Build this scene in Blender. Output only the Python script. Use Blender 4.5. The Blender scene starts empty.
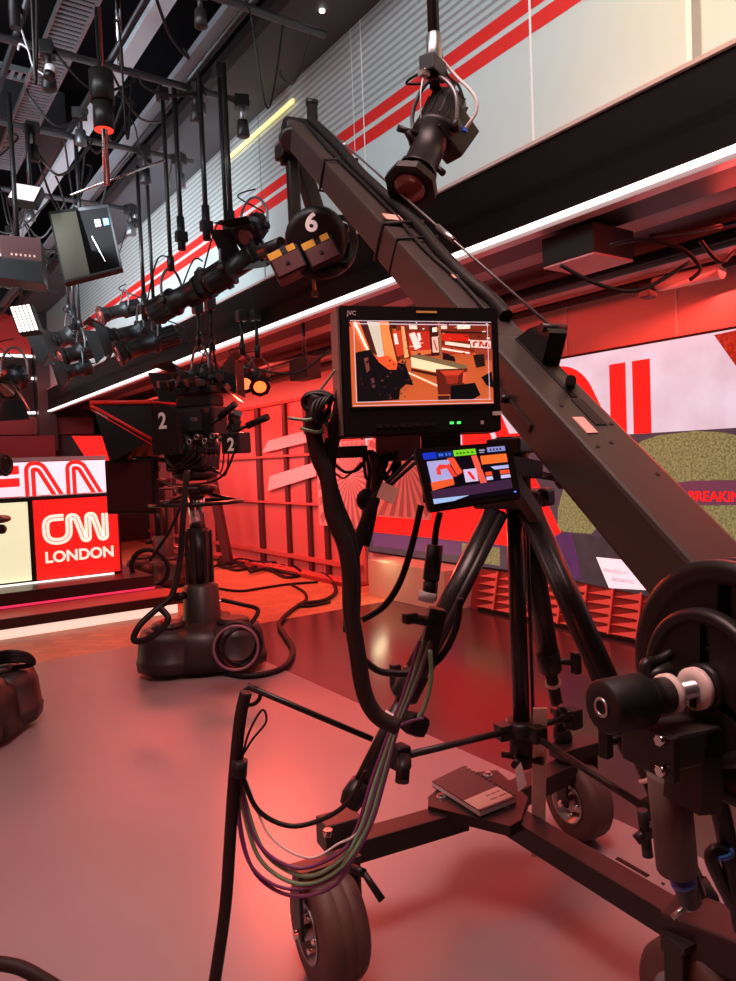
import bpy, bmesh, math, random
from mathutils import Vector, Matrix
random.seed(7)
V = Vector
# ------------------------------------------------------------------ camera
F = 727.0; CAM = V((0, 0, 1.5))
XA = V((0.82194237, -0.05581578, 0.56682919)); YA = V((-0.56817612, -0.01075234, 0.82283673)); ZA = V((-0.03983253, -0.99838319, -0.04055099))
sc = bpy.context.scene
cd = bpy.data.cameras.new('camera'); cam = bpy.data.objects.new('camera', cd); sc.collection.objects.link(cam)
rt = V((XA[0], YA[0], ZA[0])); up = -V((XA[1], YA[1], ZA[1])); bk = -V((XA[2], YA[2], ZA[2]))
cam.matrix_world = Matrix.Translation(CAM) @ Matrix((rt, up, bk)).transposed().to_4x4()
cd.sensor_fit = 'VERTICAL'; cd.sensor_height = 36; cd.lens = F / 981 * 36; cd.clip_start = 0.05
sc.camera = cam
def ray(x, y):
    r = V((x - 368, y - 490.5, F)); return V((r.dot(XA), r.dot(YA), r.dot(ZA)))
def P(x, y, d): return CAM + ray(x, y) * (d / F)
def pl(x, y, ax, v):
    r = ray(x, y); return CAM + r * ((v - CAM[ax]) / r[ax])
# ------------------------------------------------------------------ world, lights, exposure
w = bpy.data.worlds.new('world'); sc.world = w; w.use_nodes = True
w.node_tree.nodes['Background'].inputs[0].default_value = (0.42, 0.30, 0.30, 1); w.node_tree.nodes['Background'].inputs[1].default_value = 0.10
sc.view_settings.view_transform = 'Standard'; sc.view_settings.look = 'None'; sc.view_settings.gamma = 1; sc.view_settings.exposure = 0.0
sc.view_settings.use_curve_mapping = False
def area(name, loc, target, size, size_y, power, col, spread=180):
    l = bpy.data.lights.new(name, 'AREA'); l.shape = 'RECTANGLE'; l.size = size; l.size_y = size_y; l.energy = power; l.color = col; l.spread = math.radians(spread)
    o = bpy.data.objects.new(name, l); sc.collection.objects.link(o); o.location = loc
    o.rotation_euler = (V(target) - V(loc)).to_track_quat('-Z', 'Y').to_euler(); return o
RED = (1, 0.07, 0.05)
area('studio_soft_light', (0.6, 1.2, 5.3), (1.3, 1.9, 0), 2.4, 2.0, 98, (1, 0.62, 0.58), 105)
area('studio_soft_light', (-1.6, 4.2, 5.2), (0.8, 4.6, 0), 2.5, 2.5, 44, (1, 0.6, 0.55))
area('upper_wall_wash', (0.6, 3.0, 4.3), (3.05, 3.8, 4.0), 4.0, 0.4, 36, (0.8, 0.92, 1), 120)
area('upper_wall_wash', (0.8, 8.5, 3.6), (3.05, 9.5, 3.9), 5.0, 0.4, 110, (0.74, 0.9, 1), 130)
area('warm_wall_wash', (2.1, 1.0, 4.3), (3.05, 1.5, 3.6), 0.8, 0.4, 8, (1, 0.62, 0.12), 90)
area('red_wall_wash', (4.1, 3.0, 2.62), (4.98, 3.0, 1.9), 5.0, 0.12, 22, RED)
area('red_wall_wash', (3.7, 9.8, 2.6), (4.9, 9.8, 0.9), 5.0, 0.3, 110, RED)
area('red_floor_wash', (3.6, 8.5, 2.6), (3.2, 8.2, 0), 5.0, 0.8, 95, (1, 0.11, 0.07))
area('red_floor_wash', (3.9, 4.0, 2.6), (3.6, 3.8, 0), 3.5, 0.5, 46, RED)
area('red_floor_wash', (-1.0, 10.5, 3.0), (2.2, 7.0, 0), 2.0, 1.0, 90, (1, 0.10, 0.06))
area('red_back_wash', (2.5, 13.5, 3.2), (2.5, 15.5, 1.5), 4.0, 0.4, 60, RED)
area('red_crane_fill', (3.6, 1.4, 2.5), (1.7, 1.4, 1.5), 1.2, 0.4, 16, RED)  # added unseen light that reddens the arm, emulating soffit lamps
area('ceiling_fill', (-0.9, 5.0, 3.9), (1.9, 7.5, 5.0), 1.0, 3.0, 75, (0.75, 0.9, 1), 100)  # unseen uplight added to brighten the ceiling gear
area('red_side_wash', (-1.6, 1.2, 1.2), (1.3, 1.6, 1.3), 1.2, 1.2, 14, (1, 0.1, 0.08))

def spotl(name, loc, target, power, col, ang, rad):
    l = bpy.data.lights.new(name, 'SPOT'); l.energy = power; l.color = col; l.spot_size = math.radians(ang); l.spot_blend = 0.5; l.shadow_soft_size = rad
    o = bpy.data.objects.new(name, l); sc.collection.objects.link(o); o.location = loc; o.rotation_euler = (V(target) - V(loc)).to_track_quat('-Z', 'Y').to_euler()
for x, y, p_ in ((245, 387, 80), (260, 391, 150)): spotl('wash_lamp_beam', P(x, y, 6.25), (1.0, 2.2, 0), p_, (1, 0.09, 0.05), 60, 0.10)
area('plinth_glow', (4.42, 6.3, 0.52), (4.5, 6.2, 0.1), 0.5, 0.06, 1.3, (1, 0.85, 0.5))
# ------------------------------------------------------------------ materials
MATS = {}
def mat(name, col, rough=0.5, metal=0.0, emit=0.0, coat=0.0, var=0.06, scale=30, spec=0.5, alpha=1.0, trans=0.0, bump=0.0):
    if name in MATS: return MATS[name]
    m = bpy.data.materials.new(name); m.use_nodes = True; nt = m.node_tree; b = nt.nodes['Principled BSDF']
    c = (*col, 1)
    b.inputs['Base Color'].default_value = c; b.inputs['Roughness'].default_value = rough; b.inputs['Metallic'].default_value = metal
    b.inputs['Specular IOR Level'].default_value = spec
    b.inputs['Coat Weight'].default_value = coat; b.inputs['Alpha'].default_value = alpha; b.inputs['Transmission Weight'].default_value = trans
    if emit: b.inputs['Emission Color'].default_value = c; b.inputs['Emission Strength'].default_value = emit
    if var and not emit:
        tc = nt.nodes.new('ShaderNodeTexCoord'); n = nt.nodes.new('ShaderNodeTexNoise'); n.inputs['Scale'].default_value = scale; n.inputs['Detail'].default_value = 3
        r = nt.nodes.new('ShaderNodeValToRGB'); r.color_ramp.elements[0].color = tuple(max(0, x * (1 - var)) for x in col) + (1,)
        r.color_ramp.elements[1].color = tuple(min(1, x * (1 + var)) for x in col) + (1,)
        nt.links.new(tc.outputs['Object'], n.inputs['Vector']); nt.links.new(n.outputs['Fac'], r.inputs['Fac']); nt.links.new(r.outputs['Color'], b.inputs['Base Color'])
        if bump:
            bp = nt.nodes.new('ShaderNodeBump'); bp.inputs['Strength'].default_value = bump; bp.inputs['Distance'].default_value = 0.002
            nt.links.new(n.outputs['Fac'], bp.inputs['Height']); nt.links.new(bp.outputs['Normal'], b.inputs['Normal'])
    MATS[name] = m; return m
def srgb(r, g, b): return tuple(((x / 255) / 12.92 if x / 255 <= 0.04045 else ((x / 255 + 0.055) / 1.055) ** 2.4) for x in (r, g, b))
BLK = mat('black_plastic', (0.011, 0.009, 0.009), 0.42, spec=0.35)
BLK2 = mat('black_satin', (0.007, 0.006, 0.006), 0.55, spec=0.3)
MBLK = mat('black_metal', (0.016, 0.013, 0.013), 0.32, 0.2, spec=0.4)
GREY = mat('dark_grey_metal', (0.034, 0.028, 0.028), 0.4, 0.3, spec=0.4)
ARM = mat('crane_arm_paint', (0.045, 0.034, 0.029), 0.42, 0.0, var=0.1, spec=0.3, scale=5)
CHR = mat('chrome', (0.75, 0.72, 0.7), 0.18, 1.0)
STEEL = mat('steel', (0.42, 0.42, 0.43), 0.35, 0.9)
DSTEEL = mat('dull_steel', (0.16, 0.16, 0.165), 0.4, 0.7)
RUB = mat('tyre_rubber', (0.105, 0.05, 0.04), 0.6, var=0.3, scale=14, bump=0.3)
CABLE = mat('cable_black', (0.008, 0.006, 0.006), 0.5, spec=0.3)
GRN = mat('cable_green', (0.16, 0.30, 0.17), 0.45); PUR = mat('cable_purple', (0.14, 0.03, 0.12), 0.45); WHT = mat('white_plastic', (0.6, 0.55, 0.54), 0.45)
TAPE = mat('pink_tape', (0.75, 0.42, 0.36), 0.6); BLUE = mat('blue_tape', (0.05, 0.18, 0.6), 0.5)
REDP = mat('red_paint', (0.8, 0.03, 0.02), 0.4); YEL = mat('yellow_paint', (0.75, 0.4, 0.03), 0.45)
PINKW = mat('pale_collar', (0.75, 0.6, 0.55), 0.5)
LENS = mat('lens_glass', (0.22, 0.06, 0.05), 0.08, coat=1)
PAPER = mat('white_paper', (0.7, 0.62, 0.6), 0.7)
LABEL = mat('label_white', (0.8, 0.74, 0.72), 0.5)
EW = mat('strip_white', (1, 0.93, 0.93), emit=2.2)
ECR = mat('lit_cream_panel', srgb(228, 232, 190), emit=0.9)
ECR2 = mat('sign_cream', srgb(250, 236, 215), emit=0.95)
ERED = mat('screen_red', srgb(225, 30, 25), emit=0.95)
EWH = mat('screen_white', srgb(246, 222, 232), emit=0.9)

# ------------------------------------------------------------------ mesh builder
def link(o): sc.collection.objects.link(o); return o
class MB:
    def __init__(s): s.v = []; s.f = []; s.m = []; s.sm = []; s.mats = []
    def mi(s, m):
        if m not in s.mats: s.mats.append(m)
        return s.mats.index(m)
    def add(s, vs, fs, m, smooth=False):
        o = len(s.v); s.v += [V(v) for v in vs]; k = s.mi(m)
        for f in fs: s.f.append([i + o for i in f]); s.m.append(k); s.sm.append(smooth)
        return s
    def bm(s, b, m, M=None, smooth=False):
        b.verts.ensure_lookup_table(); b.verts.index_update()
        vs = [(M @ v.co if M else v.co.copy()) for v in b.verts]; fs = [[v.index for v in f.verts] for f in b.faces]
        s.add(vs, fs, m, smooth); b.free(); return s
    def box(s, c, size, m, R=None, bev=0.0, taper=None):
        b = bmesh.new(); bmesh.ops.create_cube(b, size=1)
        for v in b.verts:
            t = 1.0
            if taper and v.co.z > 0: v.co.x *= taper[0]; v.co.y *= taper[1]
            v.co = V((v.co.x * size[0], v.co.y * size[1], v.co.z * size[2]))
        if bev: bmesh.ops.bevel(b, geom=b.edges[:], offset=bev, segments=2, affect='EDGES', profile=0.6)
        M = Matrix.Translation(V(c)) @ (R.to_4x4() if R else Matrix.Identity(4)); return s.bm(b, m, M)
    def beam(s, a, b_, wd, ht, m, upv=(0, 0, 1), bev=0.0, w2=None, h2=None):
        a = V(a); b_ = V(b_); y = (b_ - a).normalized(); x = y.cross(V(upv)).normalized(); z = x.cross(y)
        w2 = w2 or wd; h2 = h2 or ht; vs = []
        for p, ww, hh in ((a, wd, ht), (b_, w2, h2)):
            for i, j in ((-1, -1), (1, -1), (1, 1), (-1, 1)): vs.append(p + x * i * ww / 2 + z * j * hh / 2)
        fs = [(3, 2, 1, 0), (4, 5, 6, 7), (0, 1, 5, 4), (1, 2, 6, 5), (2, 3, 7, 6), (3, 0, 4, 7)]
        bb = bmesh.new(); bv = [bb.verts.new(v) for v in vs]; [bb.faces.new([bv[i] for i in f]) for f in fs]
        if bev: bmesh.ops.bevel(bb, geom=bb.edges[:], offset=bev, segments=2, affect='EDGES', profile=0.6)
        return s.bm(bb, m)
    def lathe(s, a, b_, prof, m, n=24, smooth=True, caps=True):
        # prof: (t along a->b in metres, radius)
        a = V(a); y = (V(b_) - a).normalized(); h = V((0, 0, 1)) if abs(y.z) < 0.95 else V((1, 0, 0)); x = y.cross(h).normalized(); z = x.cross(y)
        vs = []; fs = []
        for t, r in prof:
            for i in range(n):
                an = 2 * math.pi * i / n; vs.append(a + y * t + x * math.cos(an) * r + z * math.sin(an) * r)
        for k in range(len(prof) - 1):
            for i in range(n):
                j = (i + 1) % n; fs.append((k * n + i, k * n + j, (k + 1) * n + j, (k + 1) * n + i))
        s.add(vs, fs, m, smooth)
        if caps:
            L = len(prof)
            o = len(s.v) - len(vs); k = s.mi(m)
            for f in ([o + i for i in range(n)][::-1], [o + (L - 1) * n + i for i in range(n)]): s.f.append(f); s.m.append(k); s.sm.append(False)
        return s
    def cyl(s, a, b_, r, m, r2=None, n=20):
        L = (V(b_) - V(a)).length; return s.lathe(a, b_, [(0, r), (L, r if r2 is None else r2)], m, n)
    def ball(s, c, r, m, sq=(1, 1, 1)):
        b = bmesh.new(); bmesh.ops.create_uvsphere(b, u_segments=14, v_segments=9, radius=r)
        M = Matrix.Translation(V(c)) @ Matrix.Diagonal((*sq, 1)); return s.bm(b, m, M, True)
    def tube(s, pts, r, m, n=8, closed=False, spl=True, res=8):
        pts = [V(p) for p in pts]
        if spl and len(pts) > 2:
            q = []; N = len(pts)
            rg = range(N) if closed else range(N - 1)
            for i in rg:
                if closed: p0, p1, p2, p3 = pts[i - 1], pts[i], pts[(i + 1) % N], pts[(i + 2) % N]
                else: p0 = pts[max(i - 1, 0)]; p1 = pts[i]; p2 = pts[i + 1]; p3 = pts[min(i + 2, N - 1)]
                for k in range(res):
                    t = k / res; q.append(0.5 * ((2 * p1) + (p2 - p0) * t + (2 * p0 - 5 * p1 + 4 * p2 - p3) * t * t + (3 * p1 - p0 - 3 * p2 + p3) * t ** 3))
            if not closed: q.append(pts[-1])
            pts = q
        N = len(pts); vs = []; fs = []; nx = None
        for i, p in enumerate(pts):
            a = pts[i - 1] if (i or closed) else p; b_ = pts[(i + 1) % N] if (i < N - 1 or closed) else p
            t = (b_ - a)
            if t.length < 1e-9: t = V((0, 0, 1))
            t.normalize()
            if nx is None: nx = t.orthogonal().normalized()
            nx = (nx - t * nx.dot(t))
            nx = nx.normalized() if nx.length > 1e-6 else t.orthogonal().normalized()
            bi = t.cross(nx); rr = r(i / (N - 1)) if callable(r) else r
            for k in range(n):
                an = 2 * math.pi * k / n; vs.append(p + nx * math.cos(an) * rr + bi * math.sin(an) * rr)
        for i in range(N if closed else N - 1):
            for k in range(n):
                j = (k + 1) % n; i2 = (i + 1) % N; fs.append((i * n + k, i * n + j, i2 * n + j, i2 * n + k))
        s.add(vs, fs, m, True)
        if not closed:
            o = len(s.v) - len(vs); kk = s.mi(m)
            for f in ([o + i for i in range(n)][::-1], [o + (N - 1) * n + i for i in range(n)]): s.f.append(f); s.m.append(kk); s.sm.append(False)
        return s
    def ring(s, c, nrm, R, r, m, n=32, k=8, sq=1.0):
        nrm = V(nrm).normalized(); x = nrm.orthogonal().normalized(); y = nrm.cross(x)
        return s.tube([V(c) + x * math.cos(2 * math.pi * i / n) * R + y * math.sin(2 * math.pi * i / n) * R * sq for i in range(n)], r, m, k, True, False)
    def prism(s, pts, d, m):
        # extrude polygon (3D points) by vector d
        n = len(pts); pts = [V(p) for p in pts]; vs = pts + [p + V(d) for p in pts]
        fs = [list(range(n))[::-1], list(range(n, 2 * n))] + [(i, (i + 1) % n, (i + 1) % n + n, i + n) for i in range(n)]
        return s.add(vs, fs, m)
    def poly(s, pts, m): return s.add(pts, [list(range(len(pts)))], m)
    def build(s, name, parent=None, local=False):
        me = bpy.data.meshes.new(name); M = None
        if parent is not None and not local: M = ROOTM.get(root_of(parent).name)
        vs = [(M.inverted() @ v) if M else v for v in s.v]
        off = V((0, 0, 0))
        if parent is None and vs:
            c = sum(vs, V((0, 0, 0))) / len(vs); c.z = min(v.z for v in vs); off = c; vs = [v - c for v in vs]
        me.from_pydata(vs, [], s.f)
        for m in s.mats: me.materials.append(m)
        for i, p in enumerate(me.polygons): p.material_index = s.m[i]; p.use_smooth = s.sm[i]
        me.update(); me.validate()
        o = link(bpy.data.objects.new(name, me)); o.location = off
        if parent is not None: o.parent = parent
        return o
ROOTM = {}
def root_of(o):
    while o.parent: o = o.parent
    return o
def tag(o, label, cat, group=None, kind=None):
    if label: o['label'] = label
    if cat: o['category'] = cat
    if group: o['group'] = group
    if kind: o['kind'] = kind
    return o
def thing(name, label, cat, loc=(0, 0, 0), rz=0.0, group=None):
    o = link(bpy.data.objects.new(name, None)); o.empty_display_size = 0.1
    o.location = loc; o.rotation_euler = (0, 0, rz); ROOTM[o.name] = Matrix.Translation(V(loc)) @ Matrix.Rotation(rz, 4, 'Z')
    return tag(o, label, cat, group)
def struct(o): o['kind'] = 'structure'; return o
def text(mb, s_, org, u, v, size, m, lift=0.001, bold=0.0, align='LEFT'):
    cu = bpy.data.curves.new('t', 'FONT'); cu.body = s_; cu.size = size; cu.offset = bold; cu.align_x = align; cu.extrude = 0.0004
    o = bpy.data.objects.new('t', cu); sc.collection.objects.link(o); dg = bpy.context.evaluated_depsgraph_get(); dg.update()
    me = bpy.data.meshes.new_from_object(o.evaluated_get(dg)); u = V(u).normalized(); v = V(v).normalized(); n = u.cross(v)
    vs = [V(org) + u * p.co.x + v * p.co.y + n * (p.co.z + lift) for p in me.vertices]
    mb.add(vs, [list(f.vertices) for f in me.polygons], m)
    bpy.data.objects.remove(o); bpy.data.curves.remove(cu); bpy.data.meshes.remove(me)
def rounded(pts, rad, n=6):
    out = [V(pts[0])]
    for i in range(1, len(pts) - 1):
        a, b, c = V(pts[i - 1]), V(pts[i]), V(pts[i + 1]); r = min(rad, (a - b).length * 0.49, (c - b).length * 0.49)
        p = b + (a - b).normalized() * r; q = b + (c - b).normalized() * r
        for k in range(n + 1):
            t = k / n; out.append(p * (1 - t) ** 2 + b * 2 * t * (1 - t) + q * t * t)
    out.append(V(pts[-1])); return out
def stroke(mb, pts, wd, m, fn, clip=None):
    # ribbon of width wd along 2D path; fn maps (u,v) -> 3D; clip: minimum v
    pts = [V((p[0], p[1])) for p in pts]; L = []; R = []
    for i, p in enumerate(pts):
        a = pts[max(i - 1, 0)]; b = pts[min(i + 1, len(pts) - 1)]; t = (b - a).normalized(); n = V((-t.y, t.x)); L.append(p + n * wd / 2); R.append(p - n * wd / 2)
    for i in range(len(pts) - 1):
        q = [L[i], L[i + 1], R[i + 1], R[i]]
        if clip is not None:
            o = []
            for k in range(4):
                a, b = q[k], q[(k + 1) % 4]
                if a.y >= clip: o.append(a)
                if (a.y >= clip) != (b.y >= clip): o.append(a + (b - a) * ((clip - a.y) / (b.y - a.y)))
            q = o
        if len(q) >= 3: mb.poly([fn(p.x, p.y) for p in q], m)

# ------------------------------------------------------------------ the setting
floor_grey = mat('grey_vinyl', (0.29, 0.225, 0.23), 0.33, var=0.14, scale=1.6, spec=0.55, bump=0.1)
floor_dark = mat('dark_gloss', (0.055, 0.03, 0.032), 0.2, var=0.15, scale=2.0, spec=0.7)
def wood_mat():
    m = bpy.data.materials.new('herringbone_wood'); m.use_nodes = True; nt = m.node_tree; b = nt.nodes['Principled BSDF']
    tc = nt.nodes.new('ShaderNodeTexCoord'); mp = nt.nodes.new('ShaderNodeMapping'); mp.inputs['Rotation'].default_value = (0, 0, 0.75)
    br = nt.nodes.new('ShaderNodeTexBrick'); br.inputs['Scale'].default_value = 2.2; br.inputs['Color1'].default_value = (0.62, 0.30, 0.15, 1); br.inputs['Color2'].default_value = (0.46, 0.22, 0.12, 1); br.inputs['Mortar'].default_value = (0.35, 0.16, 0.09, 1); br.inputs['Mortar Size'].default_value = 0.008
    nt.links.new(tc.outputs['Object'], mp.inputs['Vector']); nt.links.new(mp.outputs['Vector'], br.inputs['Vector']); nt.links.new(br.outputs['Color'], b.inputs['Base Color'])
    b.inputs['Roughness'].default_value = 0.42; return m
WOODF = wood_mat()
XB = 2.437; YBD = 6.25
def slab(name, x0, x1, y0, y1, z0, z1, m): return struct(MB().box(((x0 + x1) / 2, (y0 + y1) / 2, (z0 + z1) / 2), (x1 - x0, y1 - y0, z1 - z0), m).build(name))
slab('floor', -4, XB, -3, YBD, -0.1, 0, floor_grey)
slab('floor', XB, 5.1, -3, YBD, -0.1, 0, floor_dark)
slab('floor', -4, 5.1, YBD, 15.7, -0.1, 0, WOODF)
DW = mat('dark_wall', (0.03, 0.022, 0.022), 0.6); CEILB = mat('ceiling_black', (0.005, 0.004, 0.005), 0.9, spec=0.1)
SOF = mat('grey_soffit', (0.075, 0.075, 0.085), 0.6)
WALLP = mat('pale_wall', (0.72, 0.5, 0.47), 0.45, var=0.03)
REDW = mat('red_gloss_panel', (0.62, 0.16, 0.14), 0.3, var=0.06, scale=1.2)
slab('wall_left', -4.1, -4, -3, 15.7, -0.1, 5.8, DW); slab('wall_front', -4, 5.1, -3.1, -3, -0.1, 5.8, DW)
slab('wall_back', -4, 5.1, 15.6, 15.7, 0, 5.8, DW)
slab('wall_right', 4.99, 5.1, -3, 15.6, 0, 2.9, WALLP)
slab('ceiling', -4, 3.6, -3, 15.6, 5.6, 5.7, CEILB)
slab('ceiling', 3.0, 5.1, -3, 15.6, 2.86, 2.92, mat('dark_soffit', (0.012, 0.008, 0.008), 0.45, spec=0.3))
slab('ceiling', 2.5, 3.2, -3, 15.6, 4.62, 4.7, SOF)
# upper wall: pale panels with red bands and fine stripes
UP = mat('pale_glass_panel', (0.56, 0.64, 0.62), 0.28, var=0.02, scale=2, coat=0.2)
LG = mat('stripe_light', (0.50, 0.55, 0.53), 0.3); GS = mat('stripe_grey', (0.3, 0.29, 0.28), 0.3); RB = mat('band_red', (0.72, 0.025, 0.02), 0.35); JT = mat('joint_white', (0.9, 0.88, 0.84), 0.3); JD = mat('joint_dark', (0.12, 0.11, 0.1), 0.4)
uw = MB(); XU = 3.06
uw.box((XU + 0.05, 6.3, 3.87), (0.1, 18.6, 1.5), UP)
def band(z0, z1, m, y0=-3, y1=15.6, lift=0.002): uw.poly([(XU - lift, y0, z0), (XU - lift, y1, z0), (XU - lift, y1, z1), (XU - lift, y0, z1)], m)
band(3.745, 3.835, RB); band(3.87, 3.955, RB); band(3.955, 4.62, LG)
z = 3.99
while z < 4.60: band(z, z + 0.022, GS, lift=0.004); z += 0.05
for px_, py_, m_, wd in ((533, 100, JT, 0.008), (690, 50, JT, 0.014), (697, 45, GS, 0.02), (362, 60, JT, 0.006), (352, 60, JT, 0.004), (260, 150, JD, 0.006)):
    yy = pl(px_, py_, 0, XU).y; uw.poly([(XU - 0.005, yy - wd, 3.14), (XU - 0.005, yy + wd, 3.14), (XU - 0.005, yy + wd, 4.62), (XU - 0.005, yy - wd, 4.62)], m_)
struct(uw.build('wall_upper'))
slab('trim_1', 2.98, 3.08, -3, 15.6, 3.125, 3.145, mat('ledge_pale', (0.5, 0.36, 0.34), 0.4))
slab('trim_2', 3.0, 3.1, -3, 15.6, 2.73, 3.125, mat('fascia_black', (0.006, 0.004, 0.004), 0.45, spec=0.06))
s = MB().box((3.0, 6.3, 2.718), (0.035, 18.4, 0.02), EW).build('strip_light'); tag(s, 'long white light strip along the lower edge of the black bulkhead', 'strip light')
slab('trim_3', 3.03, 3.11, -3, 15.6, 2.69, 2.72, mat('ledge_pink', (0.45, 0.33, 0.32), 0.35))
slab('trim_4', 3.11, 3.38, -3, 15.6, 2.70, 2.78, BLK2)
PINKS = mat('soffit_pink', (0.34, 0.24, 0.24), 0.35)
slab('trim_5', 3.44, 3.86, -3, 15.6, 2.80, 2.82, PINKS)
slab('trim_6', 4.35, 4.47, -3, 15.6, 2.70, 2.74, PINKS)
JL = MB()
for px_ in (565, 676, 250, 440): yy = pl(px_, 300, 0, 4.98).y; JL.box((4.985, yy, 2.5), (0.012, 0.012, 0.5), JT)
struct(JL.build('trim_10'))
slab('trim_7', 2.42, 2.5, -3, 15.6, 4.58, 4.66, BLK2)
# black column where the bulkhead meets the back wall
slab('trim_8', 2.82, 3.14, 15.2, 15.6, 1.95, 5.0, mat('column_black', (0.02, 0.016, 0.017), 0.4))
# back wall dressing at the left
bw = MB()
def yrect(mb, x0, x1, z0, z1, y, m): mb.box(((x0 + x1) / 2, y, (z0 + z1) / 2), (x1 - x0, 0.06, z1 - z0), m)
yrect(bw, -1, 2.8, 2.78, 3.3, 15.5, BLK2); yrect(bw, -1, 2.8, 3.45, 3.75, 15.5, BLK2)
yrect(bw, -1, 2.8, 3.85, 4.6, 15.52, mat('back_red', (0.5, 0.04, 0.03), 0.5)); yrect(bw, 3.9, 4.99, 1.95, 2.9, 15.5, BLK2)
yrect(bw, -1, 4.9, 2.28, 2.62, 15.5, mat('back_dark_red', (0.12, 0.015, 0.015), 0.4))
struct(bw.build('trim_9'))
for z_, lab in ((2.7, 'lowest'), (3.37, 'middle'), (3.8, 'top')):
    tag(MB().box((0.9, 15.44, z_), (3.8, 0.05, 0.045), EW).build('strip_light'), 'white light strip on the far back wall at left, %s of three' % lab, 'strip light', 'far strip lights')

# ------------------------------------------------------------------ LED wall on the right
led = thing('led_wall', 'huge screen wall on the right showing a red and white logo above camouflage shapes', 'video screen', (4.93, 3.5, 0.41))
XL = 4.93
MB().box((4.962, 3.1, 1.36), (0.05, 8.22, 1.92), BLK2).build('screen_frame', led)
def noise_emit(name, c1, c2, scale, e=0.9):
    m = bpy.data.materials.new(name); m.use_nodes = True; nt = m.node_tree; b = nt.nodes['Principled BSDF']
    tc = nt.nodes.new('ShaderNodeTexCoord'); n = nt.nodes.new('ShaderNodeTexNoise'); n.inputs['Scale'].default_value = scale; n.inputs['Detail'].default_value = 4
    r = nt.nodes.new('ShaderNodeValToRGB'); r.color_ramp.elements[0].position = 0.35; r.color_ramp.elements[1].position = 0.65; r.color_ramp.elements[0].color = (*c1, 1); r.color_ramp.elements[1].color = (*c2, 1)
    nt.links.new(tc.outputs['Object'], n.inputs['Vector']); nt.links.new(n.outputs['Fac'], r.inputs['Fac']); nt.links.new(r.outputs['Color'], b.inputs['Emission Color'])
    b.inputs['Emission Strength'].default_value = e; b.inputs['Base Color'].default_value = (0.02, 0.02, 0.02, 1); b.inputs['Roughness'].default_value = 0.35; return m
OLV = noise_emit('screen_olive', srgb(112, 100, 62), srgb(168, 150, 96), 60)
PUR1 = noise_emit('screen_plum', srgb(70, 54, 64), srgb(84, 64, 74), 8); PUR2 = noise_emit('screen_violet', srgb(82, 38, 84), srgb(92, 46, 92), 8); DKG = noise_emit('screen_grey', srgb(58, 46, 52), srgb(70, 56, 60), 9)
SRN = noise_emit('screen_mottled_red', srgb(150, 20, 15), srgb(215, 50, 25), 40)
SW = noise_emit('screen_wall_white', srgb(236, 196, 210), srgb(250, 218, 232), 3, 0.92)
sm = MB()
def W(x, y, l=0.0): return pl(x, y, 0, XL - l)
ZM = 1.627
sm.poly([(XL, -1, ZM), (XL, 7.18, ZM), (XL, 7.18, 2.30), (XL, -1, 2.30)], SW)
sm.poly([(XL, -1, 0.42), (XL, 7.18, 0.42), (XL, 7.18, ZM), (XL, -1, ZM)], PUR1)
def shp(pts, m, l): sm.poly([W(x, y, l) for x, y in pts], m)
fnL = lambda l: (lambda u, v: V((XL - l, -u, v)))
yv = pl(630, 400, 0, XL).y; wv = abs(pl(609.5, 400, 0, XL).y - pl(650.3, 400, 0, XL).y); dN = 1.06
for k_ in range(0, 3):
    u0 = -yv - dN * k_ * 1.05
    path = rounded([(u0 - 0.86, 0.6), (u0 - 0.86, 2.06), (u0 - 0.58, 2.06), (u0 - 0.08, 1.10), (u0, 1.10), (u0, 2.19 if k_ == 0 else 1.7)], 0.2, 8)
    stroke(sm, path, wv, ERED, fnL(0.002 + 0.0004 * k_), ZM); stroke(sm, path, wv * 0.16, SW, fnL(0.006), ZM)
shp([(714, 335), (760, 325), (760, 400)], SRN, 0.003)
shp([(628, 450), (642, 441), (658, 435.5), (694, 431), (720, 432), (760, 440), (760, 480), (720, 480), (697, 481), (660, 487), (630, 470)], OLV, 0.002)
shp([(640, 500), (694, 505.5), (760, 505), (760, 580), (700, 560)], OLV, 0.002)
shp([(573, 470), (605, 521), (591, 534), (557, 531), (558, 508), (563, 490)], OLV, 0.002)
shp([(462, 543), (500, 548), (500, 566), (462, 560)], OLV, 0.0025)
shp([(373, 533), (500, 546), (500, 560), (373, 546)], mat('screen_mauve', srgb(88, 60, 96), emit=0.8), 0.002)
shp([(373, 434), (512, 434), (541, 489), (570, 552), (500, 545), (373, 532)], ERED, 0.003)
shp([(557, 532), (612, 538), (720, 546), (760, 548), (760, 620), (570, 580), (550, 545)], DKG, 0.0012)
shp([(560, 533), (572, 534), (583, 580), (560, 577), (550, 540)], PUR2, 0.0035)
shp([(596, 557), (646, 562), (680, 592), (609, 588)], mat('screen_card', srgb(235, 220, 228), emit=0.95), 0.004)
shp([(664, 490), (680, 482), (697, 480.5), (760, 480), (760, 504.5), (694, 505.5), (672, 500)], mat('screen_band', srgb(92, 54, 74), emit=.95), 0.003)
def wtext(s_, x, y, hpx, m, bold=0.0, l=0.006):
    o = W(x, y, l); h = (W(x, y - hpx, l) - o).length; text(sm, s_, o, (0, -1, 0), (0, 0, 1), h * 1.35, m, 0.0, bold)
wtext('BREAKING', 688, 500.5, 10, ERED, 0.003); wtext('•', 681, 499, 9, ERED)
wtext('BREAK', 621, 461, 7, mat('text_olive', srgb(150, 140, 90), emit=0.9)); wtext('B', 549, 466, 9, EWH, 0.003)
TG = mat('text_grey', srgb(150, 120, 130), emit=0.9)
wtext('MAKING +1', 604, 572, 4, TG); wtext('BREAKING', 612, 581, 4, TG); wtext('MAKING', 633, 575, 4, TG); wtext('IS + AR', 640, 584, 4, TG)
sm.build('display', led)
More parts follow.
